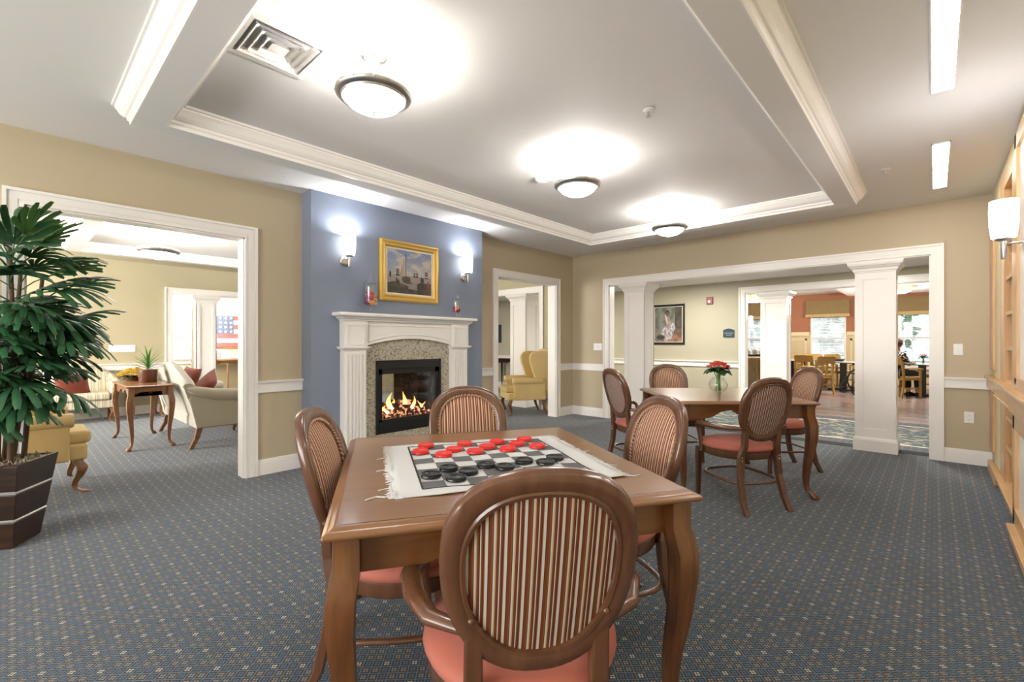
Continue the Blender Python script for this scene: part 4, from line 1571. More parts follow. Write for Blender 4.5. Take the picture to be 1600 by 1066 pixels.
def broad_leaf(m, base, d, ln, wd, droop):
    base, d = Vector(base), Vector(d).normalized()
    s = d.cross(Vector((0, 0, 1)))
    s = s.normalized() if s.length > .01 else Vector((1, 0, 0))
    L_, C_, R_ = [], [], []
    for k in range(6):
        u = k / 5
        p = base + d * ln * u + Vector((0, 0, -droop * u * u * ln))
        ww = wd * math.sin(PI * min(1, u * .92 + .06)) ** .8
        L_.append(p + s * ww + Vector((0, 0, .15 * wd)))
        C_.append(p)
        R_.append(p - s * ww + Vector((0, 0, .15 * wd)))
    vs = L_ + C_ + R_
    fs = []
    for k in range(5):
        fs += [(k, k + 1, 6 + k + 1, 6 + k), (6 + k, 6 + k + 1, 12 + k + 1, 12 + k)]
    m.add(vs, fs)


def bouquet(loc, s, label, vase, petal, n=34, seed=1, cat='flowers', group=None):
    t = empty('flower_vase', loc)
    tag(t, label, cat, group)
    rnd = random.Random(seed)
    if vase == 'bowl':
        rs = 0.078 * s
        prof = [(0.001, 0.0), (0.035 * s, 0.0), (0.06 * s, 0.014 * s), (rs, 0.055 * s), (0.070 * s, 0.09 * s), (0.052 * s, 0.118 * s), (0.050 * s, 0.124 * s),
                (0.047 * s, 0.118 * s), (0.066 * s, 0.09 * s), (rs - .004, 0.055 * s), (0.056 * s, 0.016 * s), (0.001, 0.005 * s)]
        MB().lathe(prof, n=32).obj('glass_vase', M['glass'], t, smooth=60)
    else:
        MB().lathe([(0.001, 0), (0.022 * s, 0), (0.026 * s, 0.10 * s), (0.022 * s, 0.10 * s), (0.02 * s, 0.006), (0.001, 0.006)], n=16).obj('glass_vase', M['glass'], t, smooth=60)
    st = MB()
    for k in range(14):
        a = rnd.random() * 6.28
        r0, r1 = rnd.uniform(0, 0.028) * s, rnd.uniform(0.01, 0.07) * s
        st.tube([(r0 * math.cos(a), r0 * math.sin(a), 0.008 * s), (0.012 * s * math.cos(a), 0.012 * s * math.sin(a), 0.12 * s), (r1 * math.cos(a), r1 * math.sin(a), 0.215 * s)], 0.0035 * s, 5)
    st.obj('stem', M['stemg'], t, kind='stuff')
    lf = MB()
    for k in range(24):
        a = 2 * PI * k / 16 + rnd.random() * .4
        broad_leaf(lf, (0.01 * math.cos(a), 0.01 * math.sin(a), 0.155 * s + rnd.uniform(0, .04) * s), (math.cos(a), math.sin(a), rnd.uniform(.1, .9)), rnd.uniform(.08, .125) * s, 0.042 * s, rnd.uniform(.3, .7))
    lf.obj('foliage', M['flleaf'], t, kind='stuff')
    fl = MB()
    for k in range(n):
        a, rr = rnd.random() * 6.28, math.sqrt(rnd.random()) * 0.082 * s
        zz = 0.275 * s - 6.0 * rr * rr / s + rnd.uniform(-.012, .012) * s - 0.03 * s
        c = (rr * math.cos(a), rr * math.sin(a), zz)
        petals(fl, c, 0.022 * s, 6, rnd, .55)
        petals(fl, (c[0], c[1], c[2] + .003), 0.013 * s, 5, rnd, 1.0)
    fl.obj('blossom', M[petal], t, kind='stuff')
    return t


bouquet((-1.499, 4.498, H1), 1.12, 'glass bowl vase of coral-red flowers on the farther game table', 'bowl', 'petalr', 84, 3)


# ------------------------------------------------------------------ mantel jars
def candy_jar(loc, s, label, seed):
    t = empty('glass_jar', loc)
    tag(t, label, 'jar', 'lidded glass jars on the mantel')
    t.scale = (s, s, s)
    prof = [(0.001, 0), (0.050, 0), (0.052, 0.006), (0.020, 0.018), (0.012, 0.035), (0.018, 0.052), (0.014, 0.066), (0.045, 0.078), (0.066, 0.095), (0.068, 0.20), (0.066, 0.275), (0.070, 0.282),
            (0.067, 0.283), (0.063, 0.275), (0.064, 0.20), (0.062, 0.10), (0.042, 0.085), (0.001, 0.082)]
    MB().lathe(prof, n=32).obj('jar_body', M['glass'], t, smooth=50)
    prof = [(0.001, 0.288), (0.072, 0.286), (0.073, 0.292), (0.060, 0.302), (0.040, 0.322), (0.022, 0.345), (0.010, 0.356), (0.008, 0.366), (0.018, 0.376), (0.022, 0.392), (0.016, 0.408), (0.001, 0.414)]
    MB().lathe(prof, n=28).obj('lid', M['glass'], t, smooth=50)
    rnd = random.Random(seed)
    cols = [plain('potpourri_crimson', (0.45, 0.04, 0.08), .7), plain('potpourri_orange', (0.75, 0.28, 0.07), .7), plain('potpourri_plum', (0.22, 0.03, 0.12), .7)]
    spots = [(0.030, 0, .105), (-.026, .018, .106), (-.004, -.033, .108), (.006, .030, .128), (.030, -.020, .150), (-.030, -.012, .148), (-.010, .028, .172), (.014, -.008, .190), (-.02, -.01, .21)]
    for k, (x, y, zz) in enumerate(spots[:9 if s > .9 else 6]):
        m = MB()
        m.ball((x, y, zz), 0.029, 10, 7)
        for q in range(7):
            a = 2 * PI * q / 7
            m.ball((x + .022 * math.cos(a), y + .022 * math.sin(a), zz + rnd.uniform(-.012, .012)), 0.010, 6, 4)
        m.obj('potpourri_ball', cols[(k * 5 + seed) % 3], t, smooth=60)


candy_jar((-4.365, 2.555, 1.552), 1.10, 'taller lidded glass jar at the left end of the mantel', 1)
candy_jar((-4.365, 3.735, 1.552), 0.82, 'smaller lidded glass jar at the right end of the mantel', 2)


# ------------------------------------------------------------------ upholstered seating
def arm_roll(m, x, y0, y1, z, r, n=14):
    rings = []
    for y, k in ((y0, 0.0), (y0 + 0.004, 0.85), (y0 + 0.02, 1.0), (y1 - 0.02, 1.0), (y1 - 0.004, 0.85), (y1, 0.0)):
        rings.append([(x + max(.002, r * k) * math.cos(2 * PI * q / n), y, z + max(.002, r * k) * math.sin(2 * PI * q / n)) for q in range(n)])
    m.loft(rings)


def wing_chair(loc, rz, label, pillow=False, mat='yellow', group='yellow wing chairs in the left room'):
    """faces local +Y, origin at floor centre"""
    t = empty('wing_chair', loc, rz)
    tag(t, label, 'armchair', group)
    F = M[mat]
    MB().box(-0.33, 0.33, -0.34, 0.37, 0.27, 0.40).obj('seat_base', F, t, bevel=0.02, seg=3)
    MB().box(-0.265, 0.265, -0.26, 0.40, 0.395, 0.50).obj('seat_cushion', F, t, bevel=0.035, seg=4)
    for s in (-1, 1):
        MB().box(s * 0.27, s * 0.36, -0.34, 0.26, 0.27, 0.60).obj('arm_panel', F, t, bevel=0.015, seg=2)
        m = MB()
        arm_roll(m, s * 0.325, -0.30, 0.29, 0.605, 0.062)
        m.obj('arm', F, t, smooth=60)
        poly = [(-0.42, 0.30), (-0.24, 0.60), (-0.14, 0.64), (-0.09, 0.78), (-0.04, 0.92), (-0.03, 1.03), (-0.07, 1.10), (-0.16, 1.13), (-0.42, 1.12)]
        MB().prism(poly, 'x', s * 0.275, s * 0.345).obj('wing', F, t, bevel=0.022, seg=3)
    rings = []
    for y, zz in ((-0.36, 0.28), (-0.46, 1.09)):
        rings.append([(-0.325, y - .03, zz), (0.325, y - .03, zz), (0.325, y + .11, zz), (-0.325, y + .11, zz)])
    m = MB().loft(rings)
    m.obj('backrest', F, t, bevel=0.035, seg=4)
    MB().tube([(-0.33, -0.44, 1.08), (-0.2, -0.445, 1.115), (0, -0.45, 1.13), (0.2, -0.445, 1.115), (0.33, -0.44, 1.08)], 0.055, 12).obj('back_roll', F, t, smooth=60)
    for sx in (-1, 1):
        o = cab_leg(sx, 1, 0.28, 0.95, 'leg', 1.6).obj('front_leg', M['brownwood'], t, smooth=50)
        o.location = (sx * 0.275, 0.315, 0)
        MB().loft([[(sx * 0.27 - r, y - r, zz), (sx * 0.27 + r, y - r, zz), (sx * 0.27 + r, y + r, zz), (sx * 0.27 - r, y + r, zz)] for y, zz, r in ((-0.30, .28, .028), (-0.34, .12, .022), (-0.40, 0, .018))]).obj('rear_leg', M['brownwood'], t)
    return t


def pillow(loc, rot, s, label, mat='pillow', group=None):
    m = MB()
    n = 12
    top, bot = [], []
    for j in range(n + 1):
        for i in range(n + 1):
            u, v = i / n * 2 - 1, j / n * 2 - 1
            e = (max(0, (1 - u * u)) * max(0, (1 - v * v))) ** 0.45
            kx = 1 - 0.10 * (1 - abs(u)) * abs(v) ** 3 * 0
            sh = 1 - 0.08 * (1 - u * u) * abs(v) ** 4
            sw = 1 - 0.08 * (1 - v * v) * abs(u) ** 4
            x, zz = u * s * sw * 1.02, v * s * sh
            top.append((x, 0.075 * e, zz))
            bot.append((x, -0.075 * e, zz))
    N_ = (n + 1)
    f1 = [(j * N_ + i, j * N_ + i + 1, (j + 1) * N_ + i + 1, (j + 1) * N_ + i) for j in range(n) for i in range(n)]
    m.add(top, f1)
    m.add(bot, [f[::-1] for f in f1])
    o = m.obj('throw_pillow', M[mat], None, smooth=80)
    o.location = loc
    o.rotation_euler = rot
    tag(o, label, 'pillow', group)
    return o


wing_chair((-5.565, 0.06, 0), 0, 'yellow wing chair just behind the potted palm, a rust pillow on it')
wc2 = wing_chair((-5.37, 6.13, 0), R(147), 'yellow wing chair seen through the narrow doorway right of the fireplace')
wc2.scale = (.93, .93, .97)
pillow((-5.50, -0.10, 0.665), (R(-14), 0, R(8)), 0.19, 'rust-red pillow on the yellow chair behind the palm')


def settee(loc, rz, w, d, label, mat, name='sofa', cat='sofa', hb=0.90, camel=0.07, midleg=False):
    """faces local +Y; width along x; back at -Y"""
    t = empty(name, loc, rz)
    tag(t, label, cat)
    F = M[mat]
    hw, hd = w / 2, d / 2
    MB().box(-hw + .04, hw - .04, -hd + .06, hd - .03, 0.23, 0.36).obj('seat_base', F, t, bevel=0.02, seg=3)
    n = 2 if w > 1.0 else 1
    cw = (w - 0.24) / n
    for k in range(n):
        x0 = -hw + 0.12 + k * cw
        MB().box(x0 + .003, x0 + cw - .003, -hd + 0.18, hd, 0.355, 0.47).obj('seat_cushion', F, t, bevel=0.035, seg=4)
    # back with a camel-hump top
    K = 24
    rings = []
    for k in range(K + 1):
        u = k / K * 2 - 1
        x = u * (hw - 0.03)
        ht = hb - 0.16 + 0.16 * (math.cos(u * PI / 2) ** 0.6 if abs(u) < 1 else 0) + camel * math.cos(u * PI / 2) ** 4
        if abs(u) > 0.999:
            ht = hb - 0.16
        y = -hd
        rings.append([(x, y + .10, 0.24), (x, y + .02, ht * .6), (x, y - .06, ht - .03), (x, y - .075, ht), (x, y - .05, ht + .03), (x, y + .01, ht + .028), (x, y + .05, ht - .01), (x, y + .12, ht * .62), (x, y + .19, 0.30)])
    MB().loft(rings).obj('backrest', F, t, smooth=50)
    for s in (-1, 1):
        # sloping side panel and rolled arm
        poly = [(-hd + .06, 0.24), (hd - .04, 0.24), (hd - .03, 0.56), (-hd + .0, 0.62), (-hd - .02, 0.60)]
        MB().prism(poly, 'x', s * (hw - 0.11), s * (hw - 0.02)).obj('arm_panel', F, t, bevel=0.012, seg=2)
        m = MB()
        rr = []
        for y, zz, r in ((-hd - .03, 0.70, .03), (-hd + .05, 0.675, .060), (-hd + .25, 0.625, .072), (hd - .2, 0.59, .076), (hd - .04, 0.585, .078), (hd - .015, 0.585, .06), (hd - .008, 0.585, .004)):
            rr.append([(s * (hw - 0.045) + r * math.cos(2 * PI * q / 16), y, zz + r * math.sin(2 * PI * q / 16)) for q in range(16)])
        m.loft(rr)
        m.obj('arm', F, t, smooth=60)
        o = cab_leg(s, 1, 0.24, 0.85, 'leg', 1.5).obj('front_leg', M['brownwood'], t, smooth=50)
        o.location = (s * (hw - .10), hd - .09, 0)
        MB().loft([[(s * (hw - .07) - r, y - r, zz), (s * (hw - .07) + r, y - r, zz), (s * (hw - .07) + r, y + r, zz), (s * (hw - .07) - r, y + r, zz)] for y, zz, r in ((-hd + .10, .25, .030), (-hd + .07, .12, .024), (-hd + .01, 0, .020))]).obj('rear_leg', M['brownwood'], t)
    if midleg:
        o = cab_leg(0, 1, 0.24, 0.85, 'leg', 1.5).obj('front_leg', M['brownwood'], t, smooth=50)
        o.location = (0, hd - .09, 0)
    return t


settee((-7.20, 1.80, 0), 0, 1.76, 0.80, 'cream camel-back sofa with its back turned, in the left room', 'sofa', midleg=True)
pillow((-7.55, 1.63, 0.70), (R(-20), R(4), R(10)), 0.22, 'rust pillow standing on the cream sofa, left one', group='rust pillows on the cream sofa')
pillow((-6.90, 1.66, 0.67), (R(-38), R(20), R(-12)), 0.22, 'rust pillow slumped on the cream sofa, right one', group='rust pillows on the cream sofa')
settee((-9.76, 0.50, 0), R(-90), 1.32, 0.66, 'cream striped settee against the far wall, behind the palm leaves', 'cstripe', 'settee', 'sofa', 0.86, 0.04)
pillow((-9.62, 0.62, 0.60), (R(-22), R(8), R(-90)), 0.19, 'rust pillow on the striped settee behind the palm')


# ------------------------------------------------------------------ small tables of the left room
def side_table(name, loc, rz, wx, wy, h, label, legs=0.8, mat='brownwood', cat='side table'):
    t = empty(name, loc, rz)
    tag(t, label, cat)
    hx, hy = wx / 2, wy / 2
    m = MB()
    rings = [[(-hx - o, -hy - o, zz), (hx + o, -hy - o, zz), (hx + o, hy + o, zz), (-hx - o, hy + o, zz)] for o, zz in ((-.008, h - .024), (0, h - .018), (0, h - .008), (-.012, h))]
    m.loft(rings).obj('tabletop', M[mat], t, bevel=0.003)
    ix, iy = hx - 0.05, hy - 0.05
    for s in (-1, 1):
        MB().prism(apron_poly(ix, h - .125, h - .022, .05, ix > .15), 'y', s * iy - .009, s * iy + .009).obj('apron', M[mat], t)
        MB().prism(apron_poly(iy, h - .125, h - .022, .05, iy > .15), 'x', s * ix - .009, s * ix + .009).obj('apron', M[mat], t)
    for sx in (-1, 1):
        for sy in (-1, 1):
            o = cab_leg(sx, sy, h - 0.022, legs).obj('leg', M[mat], t, smooth=50)
            o.location = (sx * (hx - 0.045), sy * (hy - 0.045), 0)
    return t


side_table('sofa_table', (-7.33, 1.11, 0), 0, 1.14, 0.46, 0.745, 'narrow brown cabriole-leg table behind the cream sofa, holding two plants', 0.85)
side_table('end_table', (-9.80, 1.52, 0), 0, 0.50, 0.46, 0.55, 'low brown end table in the corner between settee and sofa', 0.7)

# yucca pot
yp = empty('potted_yucca', (-7.36, 1.17, 0.745))
tag(yp, 'spiky yucca in a shiny brown pot on the sofa table', 'potted plant')
MB().lathe([(0.001, 0), (0.088, 0), (0.094, 0.01), (0.098, 0.155), (0.092, 0.16), (0.086, 0.15), (0.001, 0.14)], n=24).obj('pot', M['potred'], yp, smooth=40)
MB().ball((0, 0, 0.148), 0.08, 14, 6, (1, 1, .25)).obj('soil', M['moss'], yp, smooth=60)
rnd = random.Random(5)


def blade(ln, wd, n=7):
    m = MB()
    L_, C_, R_ = [], [], []
    for k in range(n + 1):
        u = k / n
        y = ln * u * (1 - .10 * u)
        zz = -0.22 * ln * u * u
        ww = wd * (0.55 + 0.9 * u if u < .35 else 0.865 * (1 - ((u - .35) / .65) ** 1.6)) + .0005
        L_.append((-ww, y, zz + ww * .35))
        C_.append((0, y, zz))
        R_.append((ww, y, zz + ww * .35))
    N_ = n + 1
    fs = []
    for k in range(n):
        fs += [(k, k + 1, N_ + k + 1, N_ + k), (N_ + k, N_ + k + 1, 2 * N_ + k + 1, 2 * N_ + k)]
    m.add(L_ + C_ + R_, fs)
    return m


ym = blade(0.26, 0.011).mesh('leaf', [M['yucca']], 60)
for k in range(30):
    o = bpy.data.objects.new('leaf', ym)
    COL.objects.link(o)
    o.parent = yp
    o.location = (0, 0, 0.16 + 0.002 * k)
    el = R(18 + 66 * (k / 29) ** 0.9 + rnd.uniform(-5, 5))
    o.rotation_euler = Euler((el, 0, k * 2.4 + rnd.uniform(-.2, .2)))
    s = rnd.uniform(.8, 1.15)
    o.scale = (s, s, s)

# yellow flowers in a low bowl
yf = empty('flower_bowl', (-7.78, 1.085, 0.745))
tag(yf, 'low dark bowl of yellow flowers at the far end of the sofa table', 'flowers')
MB().lathe([(0.001, 0), (0.07, 0), (0.10, 0.05), (0.095, 0.052), (0.001, 0.03)], n=24).obj('bowl', M['potred'], yf, smooth=40)
m = MB()
for k in range(130):
    a, rr = rnd.random() * 6.28, math.sqrt(rnd.random()) * 0.155
    petals(m, (rr * math.cos(a), rr * math.sin(a), 0.15 - 3.6 * rr * rr + rnd.uniform(-.02, .02)), 0.030, 6, rnd, .5)
m.obj('blossom', M['petaly'], yf, kind='stuff')
m = MB()
for k in range(40):
    a = rnd.random() * 6.28
    broad_leaf(m, (0.03 * math.cos(a), 0.03 * math.sin(a), .05), (math.cos(a), math.sin(a), rnd.uniform(.1, .8)), rnd.uniform(.09, .14), .02, .5)
m.obj('foliage', M['flleaf'], yf, kind='stuff')

# lobby console with a radio and a lamp
cn = empty('console_table', (-11.98, 3.55, 0))
tag(cn, 'half-round brown console table under the flag picture', 'console table')
poly = [(-0.20, -0.55)] + [(-0.20 + 0.40 * math.sin(PI * k / 12), -0.55 * math.cos(PI * k / 12)) for k in range(13)] + [(-0.20, 0.55)]
MB().prism(poly[1:-1], 'z', 0.83, 0.86).obj('tabletop', M['brownwood'], cn, bevel=0.003)
MB().prism([(x * .9 - .01, y * .9) for x, y in poly[1:-1]], 'z', 0.75, 0.83).obj('apron', M['brownwood'], cn)
for x, y in ((-.16, -.45), (-.16, .45), (.12, -.22), (.12, .22)):
    MB().tube([(x, y, .76), (x, y, .4), (x, y, 0)], [.024, .018, .013], 8).obj('leg', M['brownwood'], cn)
rd = empty('table_clock', (-11.96, 3.16, 0.86), R(0))
tag(rd, 'white boxy clock standing at the left end of the console', 'clock')
MB().box(-0.05, 0.05, -0.075, 0.075, 0, 0.22).obj('case', M['white'], rd, bevel=0.012)
MB().box(0.05, 0.054, -0.055, 0.055, 0.03, 0.19).obj('face', M['greyp'], rd)
bt = MB().lathe([(0.001, 0), (0.10, 0), (0.10, 0.02), (0.04, 0.03), (0.03, 0.12), (0.12, 0.14), (0.09, 0.27), (0.001, 0.28)], n=20).obj('table_lamp', M['yellow'], None, smooth=40)
bt.location = (-12.0, 3.68, 0.86)
tag(bt, 'small pale yellow lamp on the console, cut by the door casing', 'lamp')
gl = MB().lathe([(0.001, 0), (0.022, 0), (0.026, 0.09), (0.023, 0.09), (0.02, 0.005), (0.001, 0.005)], n=16).obj('drinking_glass', M['glass'], None, smooth=40)
gl.location = (-11.87, 3.42, 0.86)
tag(gl, 'small clear glass on the console between clock and lamp', 'glass')

# console with plant seen through the narrow doorway
side_table('console_table', (-8.35, 8.98, 0), 0, 0.90, 0.36, 0.82, 'dark wooden console table against the corridor wall, through the narrow doorway', 0.6, 'darkwood', 'console table')
bp = empty('potted_plant', (-8.13, 8.98, 0.82))
tag(bp, 'small dark leafy plant on the dark corridor console', 'potted plant')
MB().lathe([(0.001, 0), (0.05, 0), (0.075, 0.05), (0.06, 0.12), (0.055, 0.115), (0.001, 0.09)], n=20).obj('pot', M['black'], bp, smooth=40)
m = MB()
for k in range(26):
    a = rnd.random() * 6.28
    broad_leaf(m, (0.01 * math.cos(a), 0.01 * math.sin(a), .09), (math.cos(a), math.sin(a), rnd.uniform(.5, 2.4)), rnd.uniform(.12, .22), .03, .4)
m.obj('foliage', M['flleaf'], bp, kind='stuff')
m = MB()
for k in range(8):
    a = rnd.random() * 6.28
    petals(m, (0.05 * math.cos(a), 0.05 * math.sin(a), .20 + rnd.uniform(-.04, .05)), .035, 6, rnd, .6)
m.obj('blossom', M['petaly'], bp, kind='stuff')

# ------------------------------------------------------------------ tall lady palm in a tapered planter
PX, PY = -4.25, -0.037
pl = empty('lady_palm', (PX, PY, 0), R(58.3))
tag(pl, 'tall dark green lady palm in a square espresso-brown planter at left', 'potted plant')
H = 0.52
b0, b1 = 0.118, 0.180


def sq(r, zz):
    return [(-r, -r, zz), (r, -r, zz), (r, r, zz), (-r, r, zz)]


def rad(zz):
    return b0 + (b1 - b0) * zz / H


for k in range(3):
    za, zb = k * H / 3 + 0.006, (k + 1) * H / 3 - 0.006
    MB().loft([sq(rad(za) - .006, za), sq(rad(za), za + .006), sq(rad(zb), zb - .004), sq(rad(zb) - .004, zb)]).obj('planter_tier', M['darkwood'], pl, bevel=0.003)
for k in (1, 2):
    zz = k * H / 3
    MB().loft([sq(rad(zz) - .004, zz - .007), sq(rad(zz) + .0015, zz - .004), sq(rad(zz) + .0015, zz + .002), sq(rad(zz) - .004, zz + .007)]).obj('metal_band', M['nickel'], pl)
m = MB()
rects(m, [(-b1 + .02, -b1 + .02, b1 - .02, b1 - .02, H - .03), (-b1 + .018, -b1 + .018, b1 - .018, b1 - .018, H), (-b1, -b1, b1, b1, H), (-b1 + .002, -b1 + .002, b1 - .002, b1 - .002, H - .02)])
m.obj('planter_rim', M['darkwood'], pl)
m = MB()
m.box(-b1 + .02, b1 - .02, -b1 + .02, b1 - .02, H - .06, H - .02)
for k in range(170):
    x, y = rnd.uniform(-.15, .15), rnd.uniform(-.15, .15)
    a = rnd.random() * 6.28
    m.tube([(x, y, H - .02), (x + .02 * math.cos(a), y + .02 * math.sin(a), H + rnd.uniform(0, .02)), (x + .045 * math.cos(a), y + .045 * math.sin(a), H - .012)], .0035, 4)
m.obj('moss', M['moss'], pl, kind='stuff')


def frond_mesh(name, nl, ln, spread, mat, droop, seed):
    """fan leaf: petiole then nl ribbed leaflets; grows along +Y, up +Z"""
    r = random.Random(seed)
    m = MB()
    pet = 0.20
    m.tube([(0, 0, 0), (0, pet * .5, .012), (0, pet, 0.0)], 0.0042, 5)
    for k in range(nl):
        a = (k / (nl - 1) - .5) * spread + r.uniform(-.06, .06)
        l_ = ln * (1 - .28 * abs(k / (nl - 1) - .5) * 2) * r.uniform(.9, 1.08)
        d = Vector((math.sin(a), math.cos(a), 0))
        s = Vector((d.y, -d.x, 0))
        L_, C_, R_ = [], [], []
        n = 7
        for q in range(n + 1):
            u = q / n
            p = Vector((0, pet, 0)) + d * (l_ * u * (1 - .12 * u)) + Vector((0, 0, -droop * l_ * u * u * u - .03 * l_ * u))
            ww = 0.0185 * (0.25 + 1.2 * u if u < .55 else 0.91 + .25 * (u - .55)) if u < .95 else .011
            L_.append(p + s * ww + Vector((0, 0, -ww * .35)))
            C_.append(p + Vector((0, 0, .002)))
            R_.append(p - s * ww + Vector((0, 0, -ww * .35)))
        N_ = n + 1
        fs = []
        for q in range(n):
            fs += [(q, q + 1, N_ + q + 1, N_ + q), (N_ + q, N_ + q + 1, 2 * N_ + q + 1, 2 * N_ + q)]
        m.add(L_ + C_ + R_, fs)
    return m.mesh(name, [mat], 60)


fm = [frond_mesh('frond', 9, .29, R(150), M['leaf'], .22, 1), frond_mesh('frond', 10, .31, R(165), M['leaf'], .35, 2), frond_mesh('frond', 8, .30, R(120), M['leaf'], .5, 3), frond_mesh('frond', 10, .29, R(180), M['leaf'], .28, 4)]
fml = [frond_mesh('frond', 7, .27, R(110), M['leafl'], .12, 6)]
rnd = random.Random(21)
canes = []
for k in range(9):
    a = 2 * PI * k / 9
    r0, r1 = rnd.uniform(.03, .10), rnd.uniform(.06, .20)
    top = rnd.uniform(1.5, 1.84) if k % 3 else rnd.uniform(1.15, 1.4)
    b_, tp = Vector((r0 * math.cos(a), r0 * math.sin(a), H - .04)), Vector((r1 * math.cos(a), r1 * math.sin(a), top))
    canes.append((b_, tp))
    mid = b_.lerp(tp, .5) + Vector((rnd.uniform(-.02, .02), rnd.uniform(-.02, .02), 0))
    MB().tube([b_, mid, tp], [.015, .013, .010], 7).obj('cane', M['cane'], pl, smooth=60)
rzp = R(58.3)
count = 0
for tries in range(2000):
    if count >= 112:
        break
    b_, tp = canes[rnd.randrange(9)]
    u = rnd.uniform(.22, 1.0)
    p = b_.lerp(tp, u)
    zz = p.z
    az = rnd.random() * 6.28
    # world direction of this frond
    wa = az + rzp
    tip = Vector((PX, PY)) + Vector((math.cos(rzp) * p.x - math.sin(rzp) * p.y, math.sin(rzp) * p.x + math.cos(rzp) * p.y)) + Vector((-math.sin(wa), math.cos(wa))) * 0.52
    if tip.x < -4.62 and tip.y < 0.14:
        continue
    if tip.x < -4.60 and (tip.y > 1.3):
        continue
    if zz < 0.90 or (zz < 1.12 and rnd.random() < .5):
        continue
    hi = (zz - .6) / 1.2
    el = R(-14 + 62 * hi * hi + rnd.uniform(-18, 18))
    if tip.x < -4.60 and el > R(40):
        continue
    mesh = fml[0] if (hi > .78 and rnd.random() < .35) else fm[rnd.randrange(4)]
    o = bpy.data.objects.new('frond', mesh)
    COL.objects.link(o)
    o.parent = pl
    o.location = p
    o.rotation_euler = Euler((el, rnd.uniform(-.35, .35), az))
    s = rnd.uniform(.85, 1.12) * (1.0 - .12 * max(0, hi - .7))
    o.scale = (s, s, s)
    count += 1
for k, (azd, el, zz) in enumerate(((-60, 50, 1.78), (-95, 62, 1.80), (-25, 60, 1.76), (-80, 20, 1.74), (10, 72, 1.80), (-120, 75, 1.72))):
    o = bpy.data.objects.new('frond', fml[0] if k < 4 else fm[0])
    COL.objects.link(o)
    o.parent = pl
    o.location = (0.02, 0.02, zz - .06)
    o.rotation_euler = Euler((R(el), 0, R(azd) - R(10)))
    o.scale = (1.05, 1.05, 1.05)


# ------------------------------------------------------------------ dining room windows with blinds and valances
slat_me = MB().box(-WW / 2 + .05, WW / 2 - .05, -0.022, 0.022, -0.0015, 0.0015).mesh('slat', [M['blind']])
for n_, x in enumerate(WX):
    wn = empty('window_%d' % (n_ if n_ else 5), (x + WW / 2, YD, 0))
    wn['kind'] = 'structure'
    m = MB()
    h = WW / 2
    m.box(-h, -h + .05, .02, .10, WZ0, WZ1).box(h - .05, h, .02, .10, WZ0, WZ1).box(-h, h, .02, .10, WZ1 - .05, WZ1).box(-h, h, .02, .10, WZ0, WZ0 + .05)
    m.box(-h, h, .03, .09, 1.34, 1.40)
    m.box(-h - .02, h + .02, -.06, .03, WZ0 - .03, WZ0)
    m.obj('window_frame', M['trim'], wn)
    m = MB()
    for k in (1, 2):
        m.box(-h + k * WW / 3 - .008, -h + k * WW / 3 + .008, .055, .065, WZ0, WZ1)
    for zz in (1.57, 1.80, 0.80, 1.08):
        m.box(-h, h, .055, .065, zz - .008, zz + .008)
    m.obj('muntin', M['trim'], wn)
    MB().box(-h + .04, h - .04, .070, .074, WZ0 + .04, WZ1 - .04).obj('pane', M['glass'], wn)
    bl = empty('window_blind', (x + WW / 2, YD + 0.005, 0))
    tag(bl, ('white slatted blind in the dining window at far left', 'white slatted blind half seen between casing and corridor column', 'closed white slatted blind in the dining window left of the big column')[0 if n_ == 0 else 2] if n_ < 2 else
        ('open white slatted blind in the window behind the seated person' if n_ == 2 else 'white slatted blind in the farthest right dining window'), 'blind', 'dining room blinds')
    tilt = (R(38), R(40), R(3), R(40))[n_]
    pitch = 0.046
    k = 0
    zz = WZ1 - .06
    while zz > WZ0 + .05:
        o = bpy.data.objects.new('slat', slat_me)
        COL.objects.link(o)
        o.parent = bl
        o.location = (0, 0, zz)
        o.rotation_euler = (tilt, 0, 0)
        zz -= pitch if n_ != 2 else pitch
        k += 1
    MB().box(-h + .04, h - .04, -.025, .025, WZ1 - .05, WZ1 - .01).obj('head_rail', M['blind'], bl)
    m = MB()
    for s in (-.25, .25):
        m.box(s - .001, s + .001, -.001, .001, WZ0 + .05, WZ1 - .03)
    m.obj('cord', M['blind'], bl)
    va = empty('valance', (x + WW / 2, YD, 0))
    tag(va, ('olive fabric valance with tan band, far left dining window', 'olive fabric valance with tan band, left of the big column', 'olive fabric valance above the seated person', 'olive fabric valance over the farthest right dining window')[n_], 'valance', 'olive window valances')
    MB().box(-h - .09, h + .09, -.14, 0, 2.09, 2.50).obj('fabric', M['val'], va, bevel=.006)
    MB().box(-h - .10, h + .10, -.15, 0, 2.00, 2.09).obj('band', M['valb'], va, bevel=.006)

